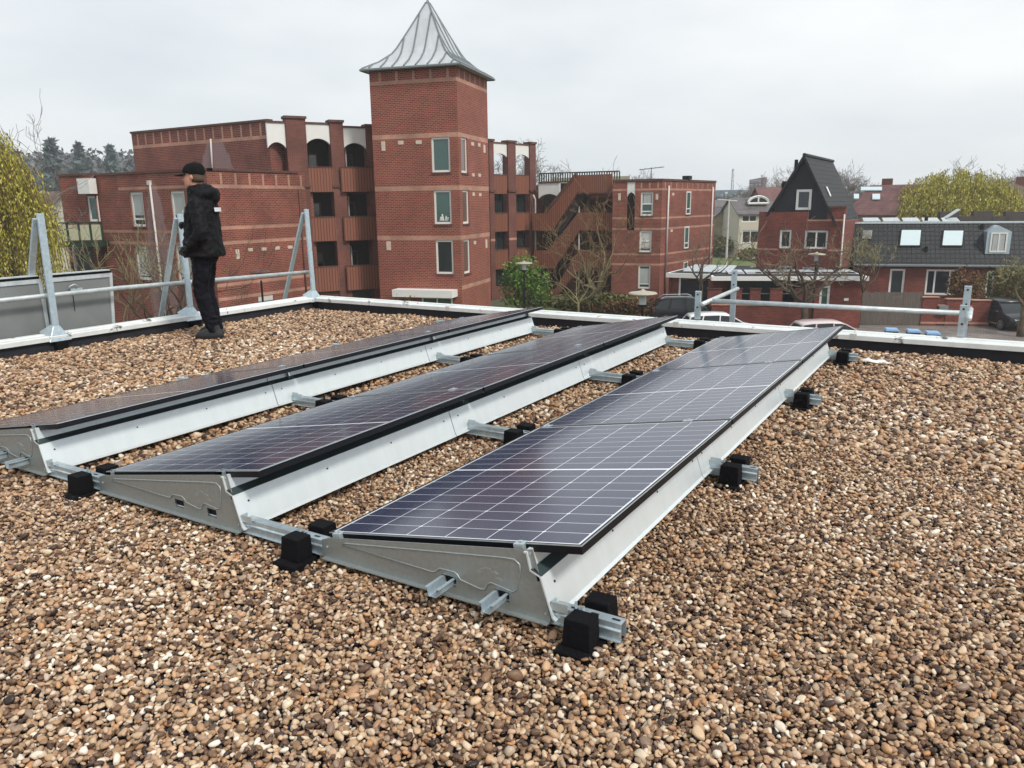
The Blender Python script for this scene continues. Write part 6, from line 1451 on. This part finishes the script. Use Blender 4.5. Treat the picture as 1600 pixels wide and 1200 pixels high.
# ================================================================= far houses
M['tan']=brick('tan_brick',rgb((172,156,128)),rgb((156,142,116)),rgb((160,150,130)));M['tanw']=plain('pale_render',rgb((196,190,172)),.8,var=.08)
def house(px0,px1,D,pyb,pye,pyr,label,wall,roof,ridge='x',dep=8,wins=(),chim=(),name='house',D2=None,lights=(),over=.3):
    L_=Line(PD(px0,320,D),PD(px1,320,D2 or D));r=thing(name,anchor(L_,L_.L/2,-dep/2),label,'house')
    xm=(px0+px1)/2;ze=zat(L_,xm,pye);zr_=PD(xm,pyr,D+ (dep/2 if ridge=='x' else 0)).z
    ws=[so(L_.box(*w_)) for w_ in wins];mb=MB()
    if ridge=='x':
        wallmesh(mb,L_,0,L_.L,GZ,ze,ws,[]);body(mb,L_,0,L_.L,GZ,ze-.02,dep,-.17)
        for u in(0,L_.L): mb.prism([L_.pt(u,ze-.1,0),L_.pt(u,ze-.1,-dep),L_.pt(u,zr_-.1,-dep/2)],L_.d*(.1 if u==0 else -.1))
        mb.build('wall',[M[wall],M['band']],r,recalc=False)
        mb=MB()
        for o in(over,-dep-over): mb.prism([L_.pt(-over,ze-.1,o),L_.pt(L_.L+over,ze-.1,o),L_.pt(L_.L+over,zr_,-dep/2),L_.pt(-over,zr_,-dep/2)],(0,0,-.15))
    else:
        wallmesh(mb,L_,0,L_.L,GZ,ze,ws,[]);body(mb,L_,0,L_.L,GZ,ze-.02,dep,-.17);mb.prism([L_.pt(0,ze,-.01),L_.pt(L_.L,ze,-.01),L_.pt(L_.L/2,zr_-.05,-.01)],-L_.n*.2)
        mb.build('wall',[M[wall],M['band']],r,recalc=False)
        mb=MB()
        for u,s in((-over,1),(L_.L+over,-1)): mb.prism([L_.pt(u,ze-.15,over),L_.pt(u,ze-.15,-dep),L_.pt(L_.L/2,zr_,-dep),L_.pt(L_.L/2,zr_,over)],(0,0,-.16))
    rf=mb.build('roof',M[roof],r)
    for w_ in ws: win(r,L_,w_,fw=.14,mull=(.5,) if w_[1]-w_[0]>1.2 else (),sill=False)
    for px,py in chim:
        p=PD(px,py,D+dep/2);mb=MB();mb.box(p.x-.5,p.x+.5,p.y-.4,p.y+.4,zr_-.8,p.z);mb.build('chimney',M['brickdk'],rf)
    for (x0,y0,x1,y1) in lights:
        q=[]
        for x,y in((x0,y0),(x1,y0),(x1,y1),(x0,y1)):
            d=ray(x,y);sl_=(zr_-ze)/(dep/2+over);a=L_.pt(0,0,over);o=CC-Vector((a.x,a.y,0));t=(ze-CC.z-sl_*(o.dot(L_.n)))/(d.z+sl_*d.dot(L_.n));q.append(CC+d*t+Vector((0,0,.05)))
        mb=MB();mb.prism(q,(0,0,.1));mb.build('roof_window',M['paleg'],rf)
    return r,L_
house(1113,1152,112,390,343,324,'tan brick gable-end house beyond the lawn beside the brick block','tan','tilegrey','y',9,[(1130,352,1137,362)],())
r,L_=house(1156,1215,104,392,333,309,'house with a grey hipped roof and an arched white dormer window','tanw','tilegrey','x',9,[(1159,336,1183,347),(1159,360,1186,380)],())
# arched dormer
A=Line(L_.pt(0,0,.25-2.6+.5),L_.pt(L_.L,0,.25-2.6+.5));q=so(A.box(1169,307,1201,318));n=14;cx_=(q[0]+q[1])/2;rw_=(q[1]-q[0])/2;rhh=q[3]-q[2]
arc=[(cx_+rw_*math.cos(math.pi*i/n),q[2]+rhh*math.sin(math.pi*i/n)) for i in range(n+1)]
mb=MB();mb.prism([A.pt(u,z,0) for u,z in arc],-A.n*3);dm=mb.build('dormer',M['tilegrey'],r)
mb=MB();mb.tube([A.pt(u,z,.05) for u,z in arc]+[A.pt(*arc[0],.05)],.16,4);mb.tube([A.pt(cx_,q[2],.05),A.pt(cx_,q[3],.05)],.14,4);mb.build('arched_frame',M['white'],dm)
mb=MB();mb.prism([A.pt(cx_+(u-cx_)*.94,q[2]+(z-q[2])*.94,.02) for u,z in arc],A.n*.02);mb.build('pane',M['glass'],dm)
house(1196,1262,128,360,322,292,'house with a brown-red roof behind the arched dormer','brickh','tilered','x',10,[],[(1226,286)])
house(1327,1400,82,400,334,290,'house with a red tiled roof, roof windows and a chimney right of the black gable','tan','tilered','x',8,[],[(1387,279)],lights=[(1334,305,1342,312),(1363,305,1375,313),(1345,294,1378,299)],D2=78)
house(1452,1640,92,400,326,287,'long house with a brown roof behind the yellow willow','tan','tilebrown','x',9,[],[(1466,278),(1596,276)],lights=[(1464,293,1500,299),(1528,303,1536,309),(1556,303,1564,309)])
house(1395,1440,150,360,318,301,'small grey-roofed house far off between the red roof and the willow','tanw','tilegrey','x',8,[])
for k,(a,b,D,e_,rg_) in enumerate(((1118,1146,150,322,312),(1150,1178,165,322,313),(1196,1226,190,318,308),(1405,1425,210,313,305),(1160,1172,220,316,309))):
    house(a,b,D,340,e_,rg_,'small far house with a %s, %s'%(['grey roof','dark roof','red roof','brown roof','pale roof'][k],['left of the street light','right of the street light','below the tall sign','right of the red tiled roof','just behind the arched dormer'][k]),'tanw',['tilegrey','tiledk','tilered','tilebrown','tilegrey'][k],'x',8,[])
# left edge houses seen through the willow
house(-40,58,75,420,342,300,'pale house half hidden behind the left-hand willows','tanw','tilebrown','x',9,[(10,350,30,370)])
# industrial hall, mast, sign tower
I=Line(PD(1040,305,300),PD(1159,305,290));r=thing('industrial_hall',anchor(I,10,-10),'long blue-grey industrial hall on the horizon','building')
M['hall']=slats('hall_cladding',rgb((104,124,134)),rgb((90,108,118)),3,0,var=.06)
mb=MB();mb.wbox(I,0,I.L,GZ,zat(I,1130,297),-30,0);mb.build('wall',M['hall'],r)
mb=MB();q=so(I.box(1133,300,1138,303));mb.wbox(I,q[0],q[1],q[2],q[3],0,.5);mb.build('window',M['white'],r)
b=gz(1142.5,330);r=thing('radio_mast',b,'thin lattice radio mast on the horizon','mast');h=ht(1143,264,330);mb=MB()
for a in range(3): v=Vector((math.cos(a*2.1),math.sin(a*2.1),0));mb.tube([b+v*.9,b+v*.35+Vector((0,0,h))],.12,4)
for k in range(14): z=h*k/14;v1=Vector((math.cos(k*2.1),math.sin(k*2.1),0))*.8;mb.tube([b+v1+Vector((0,0,z)),b-v1*.8+Vector((0,0,z+h/14))],.08,3)
mb.build('lattice',M['zincs'],r)
SL=Line(PD(1171,290,210),PD(1195,290,206));r=thing('sign_tower',anchor(SL,2,0),'slanting purple-grey advertising tower with pale lettered boards, above the roofs','sign')
def sp_(pts,o0,o1,nm,mt,par): 
    mb=MB();mb.prism([SL.pt(*SL.uz(x,y),o0) for x,y in pts],SL.n*(o1-o0));return mb.build(nm,M[mt],par)
M['signp']=plain('sign_tower_frame',rgb((124,106,116)),.6,var=.1);M['signb']=plain('sign_board',rgb((196,186,196)),.5,var=.05)
sp_([(1170,326),(1171,281),(1193,277),(1189,300),(1187,326)],-1.5,0,'tower_frame','signp',r)
for y0,y1,nw in((281.5,285.5,4),(287.5,292,5)):
    o=sp_([(1173.5,y0),(1189.5,y0-.8),(1188.6,y1-.6),(1173.5,y1)],.02,.15,'sign_board','signb',r)
    mb=MB()   # dark unreadable characters at this distance
    a0,z0=SL.uz(1174.5,y1-.8);a1,z1=SL.uz(1187.5,y0+.8)
    for i in range(nw): 
        a=a0+(a1-a0)*(i+.15)/nw;b_=a0+(a1-a0)*(i+.7)/nw;mb.wbox(SL,a,b_,z0,z1,.16,.2)
    mb.build('lettering',M['signp'],o)
# far treeline on the right horizon
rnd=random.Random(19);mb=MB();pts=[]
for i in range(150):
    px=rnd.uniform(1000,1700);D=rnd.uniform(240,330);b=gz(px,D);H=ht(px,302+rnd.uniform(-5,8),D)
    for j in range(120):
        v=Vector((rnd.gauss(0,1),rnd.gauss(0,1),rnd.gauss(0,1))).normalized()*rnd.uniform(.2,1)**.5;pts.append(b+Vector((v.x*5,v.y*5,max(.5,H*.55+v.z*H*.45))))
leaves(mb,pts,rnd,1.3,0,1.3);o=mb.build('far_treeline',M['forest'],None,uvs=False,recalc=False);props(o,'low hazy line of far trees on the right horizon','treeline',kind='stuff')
# ================================================================= air
M_h=bpy.data.materials.new('haze_air');M_h.use_nodes=True;nt=M_h.node_tree;nt.nodes.clear();v=nt.nodes.new('ShaderNodeVolumePrincipled');oo=nt.nodes.new('ShaderNodeOutputMaterial');nt.links.new(v.outputs[0],oo.inputs['Volume'])
v.inputs['Color'].default_value=(.93,.96,1,1);v.inputs['Density'].default_value=HZD
if HAZE:
    mb=MB();mb.box(-330,330,-60,420,GZ-1,16);hz_=mb.build('haze',M_h,None);hz_['kind']='stuff';hz_['label']='thin pale air fading the far houses and woods';hz_['category']='haze'
